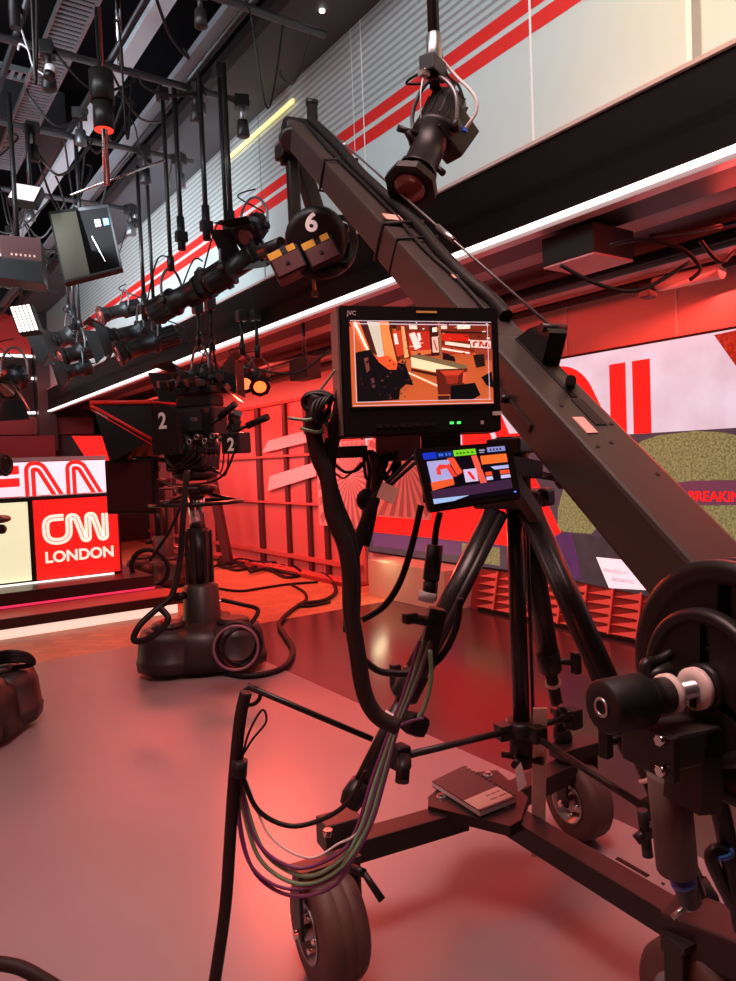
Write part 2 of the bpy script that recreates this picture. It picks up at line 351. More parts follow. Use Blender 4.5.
# skirting grille beneath: triangle relief
gr = thing('floor_grille', 'red triangle patterned grille panel standing below the big right screen', 'grille', (4.9, 3.2, 0))
GRR = mat('grille_red', (0.9, 0.20, 0.16), 0.4); GDK = mat('grille_dark_red', (0.3, 0.03, 0.025), 0.5)
def slope(y, t, l=0.0): return V((4.86 - l + 0.08 * t, y, 0.03 + 0.36 * t))
g = MB(); g.prism([(4.87, 0, 0.0), (4.95, 0, 0.395), (4.985, 0, 0.395), (4.985, 0, 0)], (0, 5.36, 0), GDK); g.build('backing', gr)
g = MB(); y = 0.05
while y < 5.1:
    for r_ in range(5):
        t0 = r_ / 5 + 0.02; t1 = (r_ + 1) / 5 - 0.03
        q = [slope(y, t0), slope(y + 0.24, t0), slope(y, t1)]
        g.prism(q, (-0.012, 0, 0), GRR)
    g.prism([slope(y - 0.012, 0.0), slope(y + 0.004, 0), slope(y + 0.004, 1), slope(y - 0.012, 1)], (-0.016, 0, 0), GRR); y += 0.262
g.build('triangle_relief', gr)
g = MB(); g.box((4.85, 2.6, 0.015), (0.05, 5.2, 0.03), BLK2); g.build('base_rail', gr)
for yy in (5.95,):
    o = MB().box((4.74, 6.03, 0.2), (0.36, 1.3, 0.4), mat('pale_timber', (0.62, 0.45, 0.34), 0.45, var=0.15, scale=3), bev=0.004).build('plinth'); tag(o, 'pale timber plinth at the left end beneath the big screen', 'plinth')
# sunburst screens
def sunburst(y0, y1, z0, z1, x, lab, c):
    t = thing('sunburst_panel', lab, 'panel', (x, (y0 + y1) / 2, z0), 0, 'sunburst panels below the monitor')
    pk = mat('sunburst_pale', (0.72, 0.45, 0.41), 0.5); dk = mat('sunburst_dark', (0.42, 0.2, 0.19), 0.5)
    MB().box((x + 0.012, (y0 + y1) / 2, (z0 + z1) / 2), (0.02, y1 - y0, z1 - z0), pk).build('board', t)
    b = MB(); cy, cz = c; n = 26
    for i in range(n):
        a0 = 2 * math.pi * i / n; a1 = a0 + math.pi / n
        def hit(a):
            dy, dz = math.cos(a), math.sin(a); ts = []
            if dy > 1e-6: ts.append((y1 - cy) / dy)
            if dy < -1e-6: ts.append((y0 - cy) / dy)
            if dz > 1e-6: ts.append((z1 - cz) / dz)
            if dz < -1e-6: ts.append((z0 - cz) / dz)
            return min(ts) * 0.97
        b.poly([(x - 0.001, cy + math.cos(a0) * 0.03, cz + math.sin(a0) * 0.03), (x - 0.001, cy + math.cos(a0) * hit(a0), cz + math.sin(a0) * hit(a0)), (x - 0.001, cy + math.cos(a1) * hit(a1), cz + math.sin(a1) * hit(a1))], dk)
    b.build('ray_pattern', t)
SX = 4.85
a = pl(317, 470, 0, SX); b_ = pl(369, 528, 0, SX); c_ = pl(430, 518, 0, SX)
sunburst(b_.y + 0.03, a.y, pl(340, 527, 0, SX).z, 1.75, SX, 'pink sunburst patterned panel below the big monitor, left of the pair', (pl(350, 480, 0, SX).y, 1.33))
sunburst(c_.y, b_.y - 0.03, pl(400, 518, 0, SX).z, 1.75, SX, 'pink sunburst patterned panel behind the small monitor, right of the pair', (pl(405, 462, 0, SX).y, 1.5))

# red glazed wall beyond the screen
gw = thing('glazed_partition', 'red lit glazed partition with dark posts on the far right wall', 'partition', (4.93, 11, 0))
MB().box((4.965, 11.4, 1.2), (0.03, 8.2, 2.36), REDW).build('glass_pane', gw)
for px_ in (172, 213, 258, 285, 306, 323):
    yy = pl(px_, 470, 0, 4.9).y
    MB().box((4.93, yy, 1.2), (0.05, 0.09 if px_ != 258 else 0.14, 2.36), mat('post_dark_red', (0.07, 0.02, 0.02), 0.4)).build('post', gw)
for z_, dz in ((0.2, 0.06), (0.95, 0.03), (1.62, 0.03), (2.38, 0.04)):
    MB().box((4.925, 11.4, z_), (0.06, 8.1, dz), mat('rail_red', (0.55, 0.12, 0.1), 0.4)).build('rail', gw)
fr = MB(); RFL = mat('pane_reflection', (0.95, 0.62, 0.6), 0.4)  # pale polygons painted on the pane as reflections in the glass
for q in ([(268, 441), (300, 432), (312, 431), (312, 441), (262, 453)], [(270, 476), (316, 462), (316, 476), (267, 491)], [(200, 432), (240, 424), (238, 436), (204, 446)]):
    fr.poly([pl(x, y, 0, 4.895) for x, y in q], RFL)
fr.build('painted_reflection', gw)
fl = MB()
for i in range(60):
    fl.box((4.80, 7.4 + i * 0.13, 0.03), (0.22, 0.05, 0.02), GRR)
fl.box((4.66, 11.2, 0.02), (0.04, 8.0, 0.05), GDK); fl.box((4.80, 11.2, 0.012), (0.26, 8, 0.02), GDK)
tag(fl.build('floor_grille'), 'low red slatted floor grille along the glazed partition', 'grille')

# back screen behind desk
bs = thing('back_screen', 'wide screen behind the desk with rounded red letters on white', 'video screen', (2.6, 13.0, 0.3))
b = MB(); YS = 13.0
b.box((1.3, YS + 0.04, 1.25), (4.3, 0.06, 1.0), BLK2); b.build('screen_frame', bs)
b = MB(); b.poly([(-0.8, YS, 0.8), (3.44, YS, 0.8), (3.44, YS, 1.70), (-0.8, YS, 1.70)], EWH)
fnB = lambda l: (lambda u, v: V((u, YS - l, v)))
for ux in (pl(30, 480, 1, YS).x, pl(71, 480, 1, YS).x, pl(112, 480, 1, YS).x):
    path = rounded([(ux, 1.0), (ux, 1.63), (ux + 0.16, 1.63), (ux + 0.52, 0.95)], 0.2, 8)
    stroke(b, path, 0.17, ERED, fnB(0.003), 1.10); stroke(b, path, 0.035, EWH, fnB(0.006), 1.10)
for z_ in (1.56, 1.36):
    stroke(b, rounded([(0.9, z_), (2.06, z_ + 0.02)], 0.1), 0.14, ERED, fnB(0.003))
b.poly([(-0.8, YS - 0.004, 0.8), (3.44, YS - 0.004, 0.8), (3.44, YS - 0.004, 1.09), (-0.8, YS - 0.004, 1.09)], ERED)
b.build('display', bs)
b = MB(); b.box((1.3, YS + 0.02, 1.745), (4.3, 0.05, 0.07), mat('grey_rail', (0.3, 0.25, 0.25), 0.5)); b.build('top_rail', bs)
DR = mat('dark_red_glass', srgb(96, 16, 18), 0.3, emit=0.45)
for i, xx in enumerate((-0.3, 0.9, 2.1)): MB().box((xx, YS + 0.3, 1.9), (1.18, 0.04, 0.5), DR).build('upper_pane', bs)
b = MB(); b.prism([pl(72, 436, 1, YS + 0.2), pl(88, 461, 1, YS + 0.2), pl(118, 461, 1, YS + 0.2), pl(104, 436, 1, YS + 0.2)], (0, 0.03, 0), ERED); b.build('red_wedge', bs)
MB().box((1.3, YS + 0.15, 0.4), (4.3, 0.5, 0.8), BLK2).build('plinth', bs)
# leaning dark posts beyond the desk
for (x0, y0), (x1, y1), lab in (((163, 430), (170, 562), 'left'), ((204, 440), (229, 565), 'right')):
    a = pl(x1, y1, 2, 0.0); dist = (a - CAM).dot(V((XA[2], YA[2], ZA[2])))
    o = MB().beam(a, P(x0, y0, dist), 0.12, 0.12, mat('post_dark_red', (0, 0, 0))).build('leaning_post'); tag(o, 'dark leaning set post beyond the pedestals, the %s one' % lab, 'post', 'leaning set posts')

# ------------------------------------------------------------------ desk and platform
PD = mat('platform_dark', (0.035, 0.018, 0.018), 0.35)
p = thing('desk_platform', 'two step dark platform with pink lit tread carrying the news desk', 'platform', (0.8, 8.6, 0))
MB().box((0.3, 8.7, 0.262), (4.5, 1.53, 0.15), PD, bev=0.004).build('upper_step', p)
MB().box((0.3, 8.5, 0.14), (4.72, 2.32, 0.095), PD, bev=0.004).build('lower_step', p)
MB().box((0.3, 7.93, 0.2), (4.5, 0.02, 0.02), mat('pink_strip', srgb(240, 50, 90), emit=1.0)).build('pink_light_strip', p)
MB().box((0.3, 7.6, 0.1885), (4.72, 0.5, 0.006), mat('tread_red', (0.55, 0.12, 0.12), 0.4)).build('tread', p)
MB().box((0.3, 8.5, 0.046), (4.6, 2.28, 0.09), mat('base_white_glow', (1, 0.80, 0.66), emit=0.75)).build('base_light_strip', p)
YD = 8.435
d = thing('news_desk', 'lit news desk with a cream glowing front and red logo panel', 'desk', (0.9, 8.7, 0.337))
MB().box((0.5, YD + 0.26, 0.785), (3.69, 0.46, 0.89), BLK2).build('body', d)
b = MB(); b.box((0.3, YD + 0.01, 0.79), (2.2, 0.03, 0.84), ECR, bev=0.003); b.build('glowing_panel', d)
b = MB(); b.box((1.895, YD + 0.01, 0.79), (0.89, 0.03, 0.86), ERED, bev=0.003)
fnD = lambda l: (lambda u, v: V((u, YD - 0.006 - l, v)))
# logo: px frame of panel: x 41..109, y 511..545 ; unit logo in metres
x0 = pl(42, 530, 1, YD).x; x1 = pl(108.5, 530, 1, YD).x; zt = pl(75, 513, 1, YD).z; zb = pl(75, 543, 1, YD).z
sx = (x1 - x0); hh = (zt - zb); wd = hh * 0.22; r2 = wd / 2
def LP(u, v): return (x0 + r2 + u * (sx - 2 * r2), zb + r2 + v * (hh - 2 * r2))
path = rounded([LP(*q) for q in ((0.30, 1), (0.0, 1), (0.0, 0), (0.38, 0), (0.385, 1), (0.50, 1), (0.63, 0), (0.70, 0), (0.705, 1), (0.80, 1), (0.92, 0), (1.0, 0), (1.0, 1.05))], 0.14, 8)
stroke(b, path, wd, ECR2, fnD(0.003)); stroke(b, path, wd * 0.1, ERED, fnD(0.006))
o = pl(45, 563, 1, YD - 0.01); text(b, 'LONDON', o, (1, 0, 0), (0, 0, 1), 0.165, ECR2, 0.002, 0.005)
b.build('logo_panel', d)
MB().box((0.5, YD + 0.25, 1.245), (3.74, 0.52, 0.03), mat('desk_top', (0.03, 0.03, 0.03), 0.2)).build('desktop', d)
MB().box((0.45, YD - 0.04, 0.346), (3.6, 0.03, 0.016), mat('base_lit', (1, 0.95, 0.88), emit=1.2)).build('base_light', d)
for x_ in (2.342, 1.44): MB().box((x_, YD - 0.008, 0.79), (0.015, 0.02, 0.89), BLK2).build('edge_trim', d)
o = P(1, 529.5, 7.0)
t = thing('microphone', 'small black microphone poking in before the cream desk panel', 'microphone', (o.x, o.y, o.z - 0.3))

# ------------------------------------------------------------------ pedestals
def lobe_base(mb, c, s, m):
    for an, rr in ((0.2, 0.25), (2.3, 0.25), (4.4, 0.25)):
        q = V((c[0] + math.cos(an) * 0.27 * s, c[1] + math.sin(an) * 0.27 * s, 0))
        mb.lathe(q, q + V((0, 0, 1)), [(0.03, 0.2 * s), (0.05, 0.235 * s), (0.12, 0.245 * s), (0.13, 0.235 * s), (0.27, 0.22 * s), (0.33, 0.2 * s), (0.345, 0.15 * s)], m, 10)
        mb.lathe(q + V((0, 0, 0.34)), q + V((0, 0, 1)), [(0, 0.12 * s), (0.03, 0.12 * s), (0.045, 0.09 * s)], m, 20)
    mb.lathe(V((c[0], c[1], 0)), V((c[0], c[1], 1)), [(0.04, 0.36 * s), (0.28, 0.33 * s), (0.34, 0.26 * s), (0.36, 0.16 * s)], m, 12)
def pedestal(x, y, rz, label, top=1.32, chrome=True, hue=None):
    t = thing('camera_pedestal', label, 'camera pedestal', (x, y, 0), rz, 'studio pedestals')
    bm_ = hue or mat('pedestal_housing', (0.026, 0.019, 0.017), 0.4, var=0.1)
    b = MB(); lobe_base(b, (0, 0), 1.0, bm_); hs = b.build('wheel_housing', t, True)
    for an in (0.2, 2.3, 4.4):
        q = V((math.cos(an) * 0.3, math.sin(an) * 0.3, 0))
        MB().cyl(q + V((-0.03, 0, 0.05)), q + V((0.03, 0, 0.05)), 0.05, RUB).build('wheel', hs, True)
    b = MB(); b.lathe((0, 0, 0.34), (0, 0, 2), [(0, 0.15), (0.02, 0.14), (0.27, 0.13), (0.285, 0.11), (0.30, 0.10)], bm_, 24); b.build('collar', t, True)
    b = MB(); b.cyl((0, 0, 0.6), (0, 0, 1.05), 0.085, MBLK)
    for an in range(6): b.box((math.cos(an) * 0.088, math.sin(an) * 0.088, 0.82), (0.025, 0.025, 0.42), GREY)
    b.build('lower_column', t, True)
    MB().cyl((0, 0, 1.05), (0, 0, top), 0.062, CHR if chrome else MBLK).build('chrome_column', t, True)
    b = MB(); b.ring((0, 0, top - 0.1), (0, 0, 1), 0.34, 0.016, MBLK)
    for an in (0.5, 2.6, 4.7): b.cyl((0.06 * math.cos(an), 0.06 * math.sin(an), top - 0.03), (0.34 * math.cos(an), 0.34 * math.sin(an), top - 0.1), 0.012, MBLK)
    b.build('steering_ring', t, True)
    b = MB(); b.lathe((0, 0, top - 0.05), (0, 0, 2), [(0, 0.09), (0.03, 0.15), (0.07, 0.16), (0.08, 0.12)], MBLK); b.build('top_mount', t, True)
    b = MB(); b.cyl((-0.1, 0.1, 0.56), (-0.17, 0.13, 0.56), 0.03, MBLK); b.cyl((0.1, -0.1, 0.47), (0.15, -0.14, 0.47), 0.012, CHR); b.build('knob', t, True)
    b = MB(); q = V((math.cos(2.3) * .3, math.sin(2.3) * .3, 0.38)); b.lathe(q, q + V((0, 0, 1)), [(0, .03), (.02, .03), (.03, .015)], REDP); b.build('red_button', t, True)
    return t
pedestal(2.03, 5.22, 0.9, 'camera pedestal with chrome column carrying the camera marked 2', 1.34)
pedestal(3.15, 9.35, 0.3, 'smaller looking camera pedestal farther back beside the desk platform', 1.35, False)
pedestal(0.33, 4.70, 0.2, 'camera pedestal cut by the left edge of the picture', 1.35)

# ------------------------------------------------------------------ studio camera 2
RZ2 = math.radians(27); CX, CY = 2.03, 5.22
def make_camera(x, y, z, rz, label, num):
    t = thing('studio_camera', label, 'camera', (x, y, z), rz)
    class XB_(MB):
        def build(s, *a_, **k_):
            for v in s.v: v.x = -v.x
            s.f = [f[::-1] for f in s.f]; return MB.build(s, *a_, **k_)
    B = lambda: XB_()
    b = B(); b.lathe((0.0, 0, 0), (0, 0, 1), [(0, 0.10), (0.03, 0.17), (0.06, 0.17), (0.08, 0.1)], GREY)
    b.box((0.0, 0.02, 0.13), (0.2, 0.36, 0.12), BLK, bev=0.02)
    for dx in (-0.13, 0.13): b.lathe((dx - 0.03, 0.02, 0.22), (dx + 0.03, 0.02, 0.22), [(0, 0.13), (0.02, 0.15), (0.05, 0.14), (0.06, 0.1)], BLK, 24)
    b.build('pan_head', t, True)
    b = B()
    for q in ((0.175, -0.01, 0.19), (0.175, -0.01, 0.11), (0.175, 0.10, 0.2)): b.ring(q, (1, 0, 0), 0.028, 0.005, GREY, 18, 6)
    b.ball((0.18, -0.01, 0.26), 0.012, mat('green_led', (0.05, 1, 0.2), emit=3)); b.build('drag_dial', t, True)
    b = B(); b.box((0, -0.02, 0.43), (0.17, 0.5, 0.22), BLK, bev=0.02); b.box((0.0, -0.08, 0.58), (0.15, 0.34, 0.09), BLK2, bev=0.02); b.box((0.09, -0.02, 0.44), (0.02, 0.3, 0.16), GREY, bev=0.005); b.build('body', t, True)
    b = B(); b.lathe((0, 0.2, 0.44), (0, 1, 0.44), [(0, 0.10), (0.12, 0.11), (0.13, 0.125), (0.2, 0.125)], BLK); b.build('lens', t, True)
    b = B(); pts = [(0.14, 0.36, 0.20), (0.14, 0.02, 0.20)] + [(0.14, 0.19 + 0.17 * math.cos(a_), 0.36 + 0.14 * math.sin(a_)) for a_ in [math.pi - i * math.pi / 10 for i in range(11)]]
    pc = [(0.2, 0.18, 0.2), (0.2, -0.08, 0.2), (0.2, -0.08, 0.4)] + [(0.2, 0.05 + 0.12 * math.cos(a_), 0.42 + 0.14 * math.sin(a_)) for a_ in [math.pi - i * math.pi / 10 for i in range(11)]] + [(0.2, 0.18, 0.4)]
    b.prism(pc, (0.04, 0, 0), BLK); text(b, num, (0.243, 0.105, 0.39), (0, -1, 0), (0, 0, 1), 0.16, LABEL, -0.002, 0.004); b.build('side_cover', t, True)
    # prompter hood, wide end forward (+y)
    b = B(); bk_ = [(-0.13, 0.28, 0.32), (0.13, 0.28, 0.32), (0.13, 0.28, 0.60), (-0.13, 0.28, 0.60)]
    fr_ = [(-0.28, 0.66, 0.18), (0.26, 0.60, 0.16), (0.30, 0.72, 0.62), (-0.32, 0.72, 0.62)]
    vs = bk_ + fr_; b.add(vs, [(0, 1, 5, 4), (1, 2, 6, 5), (2, 3, 7, 6), (3, 0, 4, 7), (0, 3, 2, 1)], BLK2); text(b, 'autoscript', (0.315, 0.66, 0.54), (0, -1, -0.45), (0, 0.3, 1), 0.035, LABEL, -0.004); h = b.build('prompter_hood', t, True)
    b = B(); b.tube([V(bk_[2]) + V((0.008, 0, 0)), V(fr_[2]) + V((0.008, 0, 0))], 0.017, REDP, 6); b.tube([V(bk_[1]) + V((0.008, 0, 0)), V(fr_[2]) + V((0.008, 0, -0.02))], 0.012, REDP, 6); b.tube([V(bk_[3]), V(bk_[2])], 0.01, REDP, 6); b.tube([V(bk_[1]) + V((0.01, 0, -.04)), V(fr_[2]) + V((0.01, 0, -0.05))], 0.005, REDP, 6); b.build('red_edging', h, True)
    b = B(); b.box((0.12, 0.53, -0.03), (0.05, 0.52, 0.42), BLK, bev=0.008); b.build('prompter_monitor', t, True)
    b = B(); b.box((0.147, 0.53, -0.03), (0.004, 0.47, 0.37), mat('prompter_back', (0.05, 0.012, 0.012), 0.3)); b.build('monitor_face', t, True)
    b = B(); b.cyl((0.05, 0.3, 0.1), (0.1, 0.42, 0.1), 0.02, MBLK); b.cyl((-0.06, 0.2, 0.15), (-0.06, 0.75, 0.22), 0.012, MBLK); b.cyl((0.06, 0.2, 0.15), (0.06, 0.75, 0.22), 0.012, MBLK); b.build('rail', t, True)
    b = B(); b.box((0.3, -0.64, 0.25), (0.13, 0.15, 0.14), BLK, bev=0.01); text(b, num, (0.366, -0.62, 0.20), (0, -1, 0), (0, 0, 1), 0.12, LABEL, -0.003, 0.003); b.build('viewfinder', t, True)
    for a_, c_ in (((0.15, -0.25, 0.36), (0.15, -0.53, 0.53)), ((0.15, -0.45, 0.32), (0.15, -0.80, 0.42))):
        b = B(); a2 = V(a_).lerp(V(c_), 0.5); b.cyl(a_, a2, 0.012, MBLK); b.cyl(a2, c_, 0.024, BLK2); b.build('pan_handle', t, True)
    b = B()
    for i in range(26):
        q = V((random.uniform(-0.05, 0.26), random.uniform(-0.5, -0.14), random.uniform(0.2, 0.5)))
        b.box(q, (random.uniform(0.02, 0.07), random.uniform(0.02, 0.07), random.uniform(0.02, 0.06)), random.choice([BLK, GREY, BLK2, DSTEEL]), Matrix.Rotation(random.random() * 3, 3, V((1, 0.4, 0.3)).normalized()), bev=0.004)
    for i in range(5): q = V((0.22, -0.2 - 0.07 * i, 0.28 + 0.03 * (i % 2))); b.cyl(q, q + V((0.05, 0, 0)), 0.02, GREY); b.ring(q + V((0.05, 0, 0)), (1, 0, 0), 0.018, 0.004, STEEL, 14, 6)
    b.build('control_cluster', t, True)
    b = B()
    for i in range(9):
        p0 = V((0.1, -0.1 - 0.04 * i, 0.3)); b.tube([p0, p0 + V((0.12, -0.05, -0.1 - 0.02 * i)), p0 + V((0.1, 0.12, -0.2)), V((0.12, 0.15, 0.1))], 0.006, CABLE, 6)
    b.tube([(0.36, -0.7, 0.25), (0.38, -0.55, 0.02), (0.3, -0.1, -0.02), (0.18, 0.2, 0.02)], 0.008, CABLE, 6)
    b.build('camera_cable', t, True)
    # light box and gear on top
    b = B(); b.box((0, -0.1, 0.66), (0.2, 0.36, 0.05), BLK2, bev=0.01)
    for i in range(20):
        q = V((random.uniform(-0.1, 0.15), random.uniform(-0.3, 0.2), random.uniform(0.66, 0.76))); b.box(q, (0.05, 0.06, 0.05), random.choice([BLK, GREY, BLK2]), Matrix.Rotation(random.random() * 3, 3, V((0.2, 0.4, 1)).normalized(), ), bev=0.004)
    b.build('top_bracket', t, True)
    return t
make_camera(CX, CY, 1.405, RZ2, 'studio camera marked 2 with prompter hood and red edging', '2')
o = P(-3, 466, 4.7)
t = thing('pan_bar', 'dark rounded pan bar grip poking in at the left edge', 'pan bar', (o.x, o.y, o.z), 0)
b = MB(); b.cyl(o, P(-60, 450, 4.7), 0.015, MBLK); b.build('bar', t)
b = MB(); b.lathe(P(-4, 466, 4.75), P(10, 466, 4.55), [(0, 0.03), (0.03, 0.06), (0.08, 0.065), (0.12, 0.055)], BLK); b.ring(P(5, 465, 4.55), (1, -1, 0), 0.06, 0.012, GREY); b.build('lens_end', t)
b = MB(); q0 = P(-6, 529.5, 7.2); b.lathe(q0, P(6, 529, 7.2), [(0, 0.03), (0.05, 0.05), (0.1, 0.045), (0.12, 0.02)], BLK); b.build('capsule', bpy.data.objects['microphone'])
b = MB(); b.cyl(P(-20, 600, 7.2), q0, 0.01, BLK); b.build('stalk', bpy.data.objects['microphone'])
# ------------------------------------------------------------------ crane dolly
ZP = 0.33
def G(x, y, z=ZP): return pl(x, y, 2, z)
W1 = V((1.04, 1.80, 0.155)); W2 = V((2.22, 1.86, 0.15)); W3 = V((1.60, 0.99, 0.15))
dolly = thing('crane_dolly', 'black three wheeled dolly of box arms and plate under the tripod', 'dolly', (1.68, 1.8, 0))
pc = G(482, 797)
b = MB(); pts = [G(428, 797), G(455, 774), G(497, 770), G(528, 797), G(521, 820), G(510, 826), G(428, 806)]
b.prism(pts, (0, 0, -0.035), GREY)
for q in ((441, 797), (488, 775), (505, 806)):
    c = G(*q, ZP); b.cyl(c, c + V((0, 0, 0.012)), 0.011, CHR, n=6); b.cyl(c, c + V((0, 0, 0.003)), 0.017, STEEL)
b.build('centre_plate', dolly)
def arm(a, b_, nm='frame_arm'):
    m = MB(); m.beam(a - V((0, 0, 0.05)), b_ - V((0, 0, 0.05)), 0.085, 0.07, GREY, bev=0.005); return m.build(nm, dolly)
arm(G(462, 801), G(345, 834)); a2 = arm(G(505, 802), G(716, 925)); arm(G(495, 790), V((2.17, 1.86, ZP)))
m = MB(); o = G(617, 858, ZP - 0.013); e = G(648, 876, ZP - 0.013); m.beam(o, e, 0.014, 0.003, BLK2); c = G(663, 884, ZP - 0.013); m.cyl(c, c + V((0, 0, 0.002)), 0.005, BLK2); m.build('slot', a2)
AXW = V((0.99, -0.14, 0)).normalized()
def wheel(c, R, wd, ax=AXW, fork=True):
    t = MB(); h = wd / 2; a = c - ax * h
    t.lathe(a, c + ax * h, [(0.0, R * 0.55), (0.0, R * 0.86), (wd * 0.06, R * 0.93), (wd * 0.16, R * 0.985), (wd * 0.35, R), (wd * 0.37, R * 0.985), (wd * 0.39, R), (wd * 0.62, R), (wd * 0.64, R * 0.985), (wd * 0.66, R), (wd * 0.84, R * 0.985), (wd * 0.94, R * 0.93), (wd, R * 0.86), (wd, R * 0.55)], RUB, 40, caps=False)
    w = t.build('wheel', dolly)
    t = MB(); t.lathe(a, c + ax * h, [(0.02, R * 0.2), (0.025, R * 0.45), (0.0, R * 0.52), (-0.004, R * 0.56), (-0.004, R * 0.5), (0.03, R * 0.44), (0.03, R * 0.15), (-0.012, R * 0.14), (-0.012, R * 0.05)], STEEL, 28)
    t.lathe(a + ax * wd * 0.7, c + ax * (h + .01), [(0, R * 0.55), (wd * 0.28, R * 0.5)], STEEL, 24); t.build('hub', w)
    for i in range(5):
        an = i * 1.2566; x = ax.cross(V((0, 0, 1))); q = a + ax * 0.004 + (x * math.cos(an) + V((0, 0, 1)) * math.sin(an)) * R * 0.33
        MB().cyl(q - ax * 0.01, q + ax * 0.02, 0.008, CHR, n=8).build('bolt', w)
    f = MB(); x = ax.cross(V((0, 0, 1))); u = V((0, 0, 1))
    off = a - ax * 0.022
    f.beam(off + V((0, 0, -0.01)), off + V((0, 0, R + 0.03)), 0.012, 0.055, GREY, upv=x, bev=0.003)
    off2 = c + ax * (h + 0.022); f.beam(off2 + V((0, 0, -0.01)), off2 + V((0, 0, R + 0.03)), 0.012, 0.055, GREY, upv=x, bev=0.003)
    f.box(c + V((0, 0, R + 0.022)), (wd + 0.06, 0.07, 0.018), GREY, Matrix.Rotation(math.atan2(ax.y, ax.x), 3, 'Z'), bev=0.003)
    f.build('wheel_fork', dolly)
    n = MB(); n.cyl(off - ax * 0.018, off2 + ax * 0.018, 0.012, CHR, n=6); n.build('axle', dolly)
    return w
wheel(W1, 0.16, 0.14); wheel(W2, 0.15, 0.11); wheel(W3, 0.15, 0.11)
b = MB(); q = V((1.08, 1.82, 0.205)); Rz = Matrix.Rotation(math.atan2((G(345, 834) - G(462, 801)).y, (G(345, 834) - G(462, 801)).x), 3, 'Z')
b.box(G(340, 836, ZP - 0.03) + V((0, 0, 0.02)), (0.13, 0.09, 0.09), GREY, Rz, bev=0.006); b.build('corner_block', dolly)
b = MB(); c = G(328, 836, ZP + 0.035); b.cyl(c, c + V((0, 0, 0.02)), 0.015, CHR, n=6); b.build('bolt', dolly)
b = MB(); a = P(364, 873, 2.02); b.cyl(P(352, 868, 2.05), a, 0.012, BLK); b.cyl(a, P(382, 900, 2.0), 0.009, BLK, 0.011); b.build('brake_lever', dolly)
b = MB(); b.box(G(712, 935, 0.32), (0.14, 0.2, 0.1), GREY, Matrix.Rotation(0.2, 3, 'Z'), bev=0.008); b.build('corner_block', dolly)
b = MB(); b.box(W2 + V((0.0, 0.0, 0.2)), (0.2, 0.1, 0.05), GREY, Matrix.Rotation(-0.14, 3, 'Z'), bev=0.006); b.build('corner_block', dolly)

# ------------------------------------------------------------------ tripod
TH = V((1.735, 1.68, 1.36))
tri = thing('crane_tripod', 'heavy black tripod with centre post standing on the wheeled dolly', 'tripod', (1.735, 1.68, 0.34))
LA = P(352, 800, 2.16); LB = V((2.19, 1.90, 0.38)); LC = P(706, 905, 1.86)
def leg(foot, off, seed, twin=True):
    d = (foot - TH); d.z = 0; d.normalize(); top = TH + d * 0.07 + V((0, 0, -0.04)); ax = (foot - top); L = ax.length; ax.normalize(); side = ax.cross(V((0, 0, 1))).normalized()
    b = MB(); m1 = top + ax * L * 0.62
    b.cyl(top, m1, 0.038, MBLK); b.cyl(top + side * 0.036, m1 + side * 0.028, 0.013, GREY); b.cyl(top - side * 0.036, m1 - side * 0.028, 0.013, GREY); l = b.build('leg', tri)
    b = MB(); b.cyl(m1, foot, 0.023, BLK); b.build('lower_tube', l)
    b = MB(); b.lathe(m1 - ax * 0.05, foot, [(0, 0.036), (0.01, 0.044), (0.09, 0.044), (0.10, 0.034)], BLK); q = m1 + ax * 0.0; b.cyl(q, q + side * 0.09, 0.012, BLK); b.box(q + side * 0.1, (0.03, 0.03, 0.08), BLK, bev=0.006); b.build('leg_clamp', l)
    q = m1 + ax * (L * 0.10); MB().lathe(q, foot, [(0, 0.03), (0.012, 0.03)], PINKW).build('pale_ring', l)
    b = MB(); b.lathe(foot - ax * 0.06, foot + ax * 0.02, [(0, 0.03), (0.05, 0.038), (0.08, 0.03)], BLK); b.build('foot', l)
    return l
leg(LA, 0, 1); leg(LB, 0, 2); leg(LC, 0, 3)
b = MB(); bot = V((TH.x, TH.y, 0.50)); b.cyl(bot, TH, 0.028, MBLK); b.cyl(bot + V((0.035, -0.02, 0.1)), TH + V((0.035, -0.02, 0)), 0.006, GREY)
b.lathe(bot + V((0, 0, 0.02)), TH, [(0, 0.04), (0.06, 0.045), (0.07, 0.038)], BLK); b.build('centre_post', tri)
b = MB()
for i in range(4):
    an = i * math.pi / 2 + 0.4; b.cyl(bot, bot + V((math.cos(an) * 0.07, math.sin(an) * 0.07, 0)), 0.013, BLK)
b.cyl(bot - V((0, 0, 0.03)), bot + V((0, 0, 0.02)), 0.03, BLK); b.build('post_knob', tri)
HUB = V((TH.x, TH.y, 0.60))
b = MB(); b.lathe(HUB - V((0, 0, 0.03)), HUB + V((0, 0, 1)), [(0, 0.045), (0.01, 0.06), (0.05, 0.06), (0.06, 0.045)], BLK)
for tgt in (LA, LB, LC): d = (tgt - HUB); d.z = 0; d.normalize(); b.box(HUB + d * 0.07, (0.05, 0.05, 0.05), MBLK, Matrix.Rotation(math.atan2(d.y, d.x), 3, 'Z'), bev=0.006)
b.build('spreader_hub', tri)
SA = P(400, 757, 2.12); SC = P(652, 812, 1.95); SB = P(573, 718, 2.5)
for q in (SA, SC, SB):
    b = MB(); d = (q - HUB).normalized(); b.cyl(HUB + d * 0.06, q, 0.011, GREY); b.build('spreader_rod', tri)
    b = MB(); b.box(q, (0.05, 0.05, 0.07), BLK, bev=0.008); b.build('rod_clamp', tri)
b = MB(); q = P(470, 0, 1); kx = P(565, 713, 2.45); b.cyl(P(553, 710, 2.5), kx, 0.014, BLK)
for i in range(3): an = i * 2.09; b.cyl(kx, kx + rt * math.cos(an) * 0.03 + up * math.sin(an) * 0.03, 0.01, BLK)
b.build('star_knob', tri)
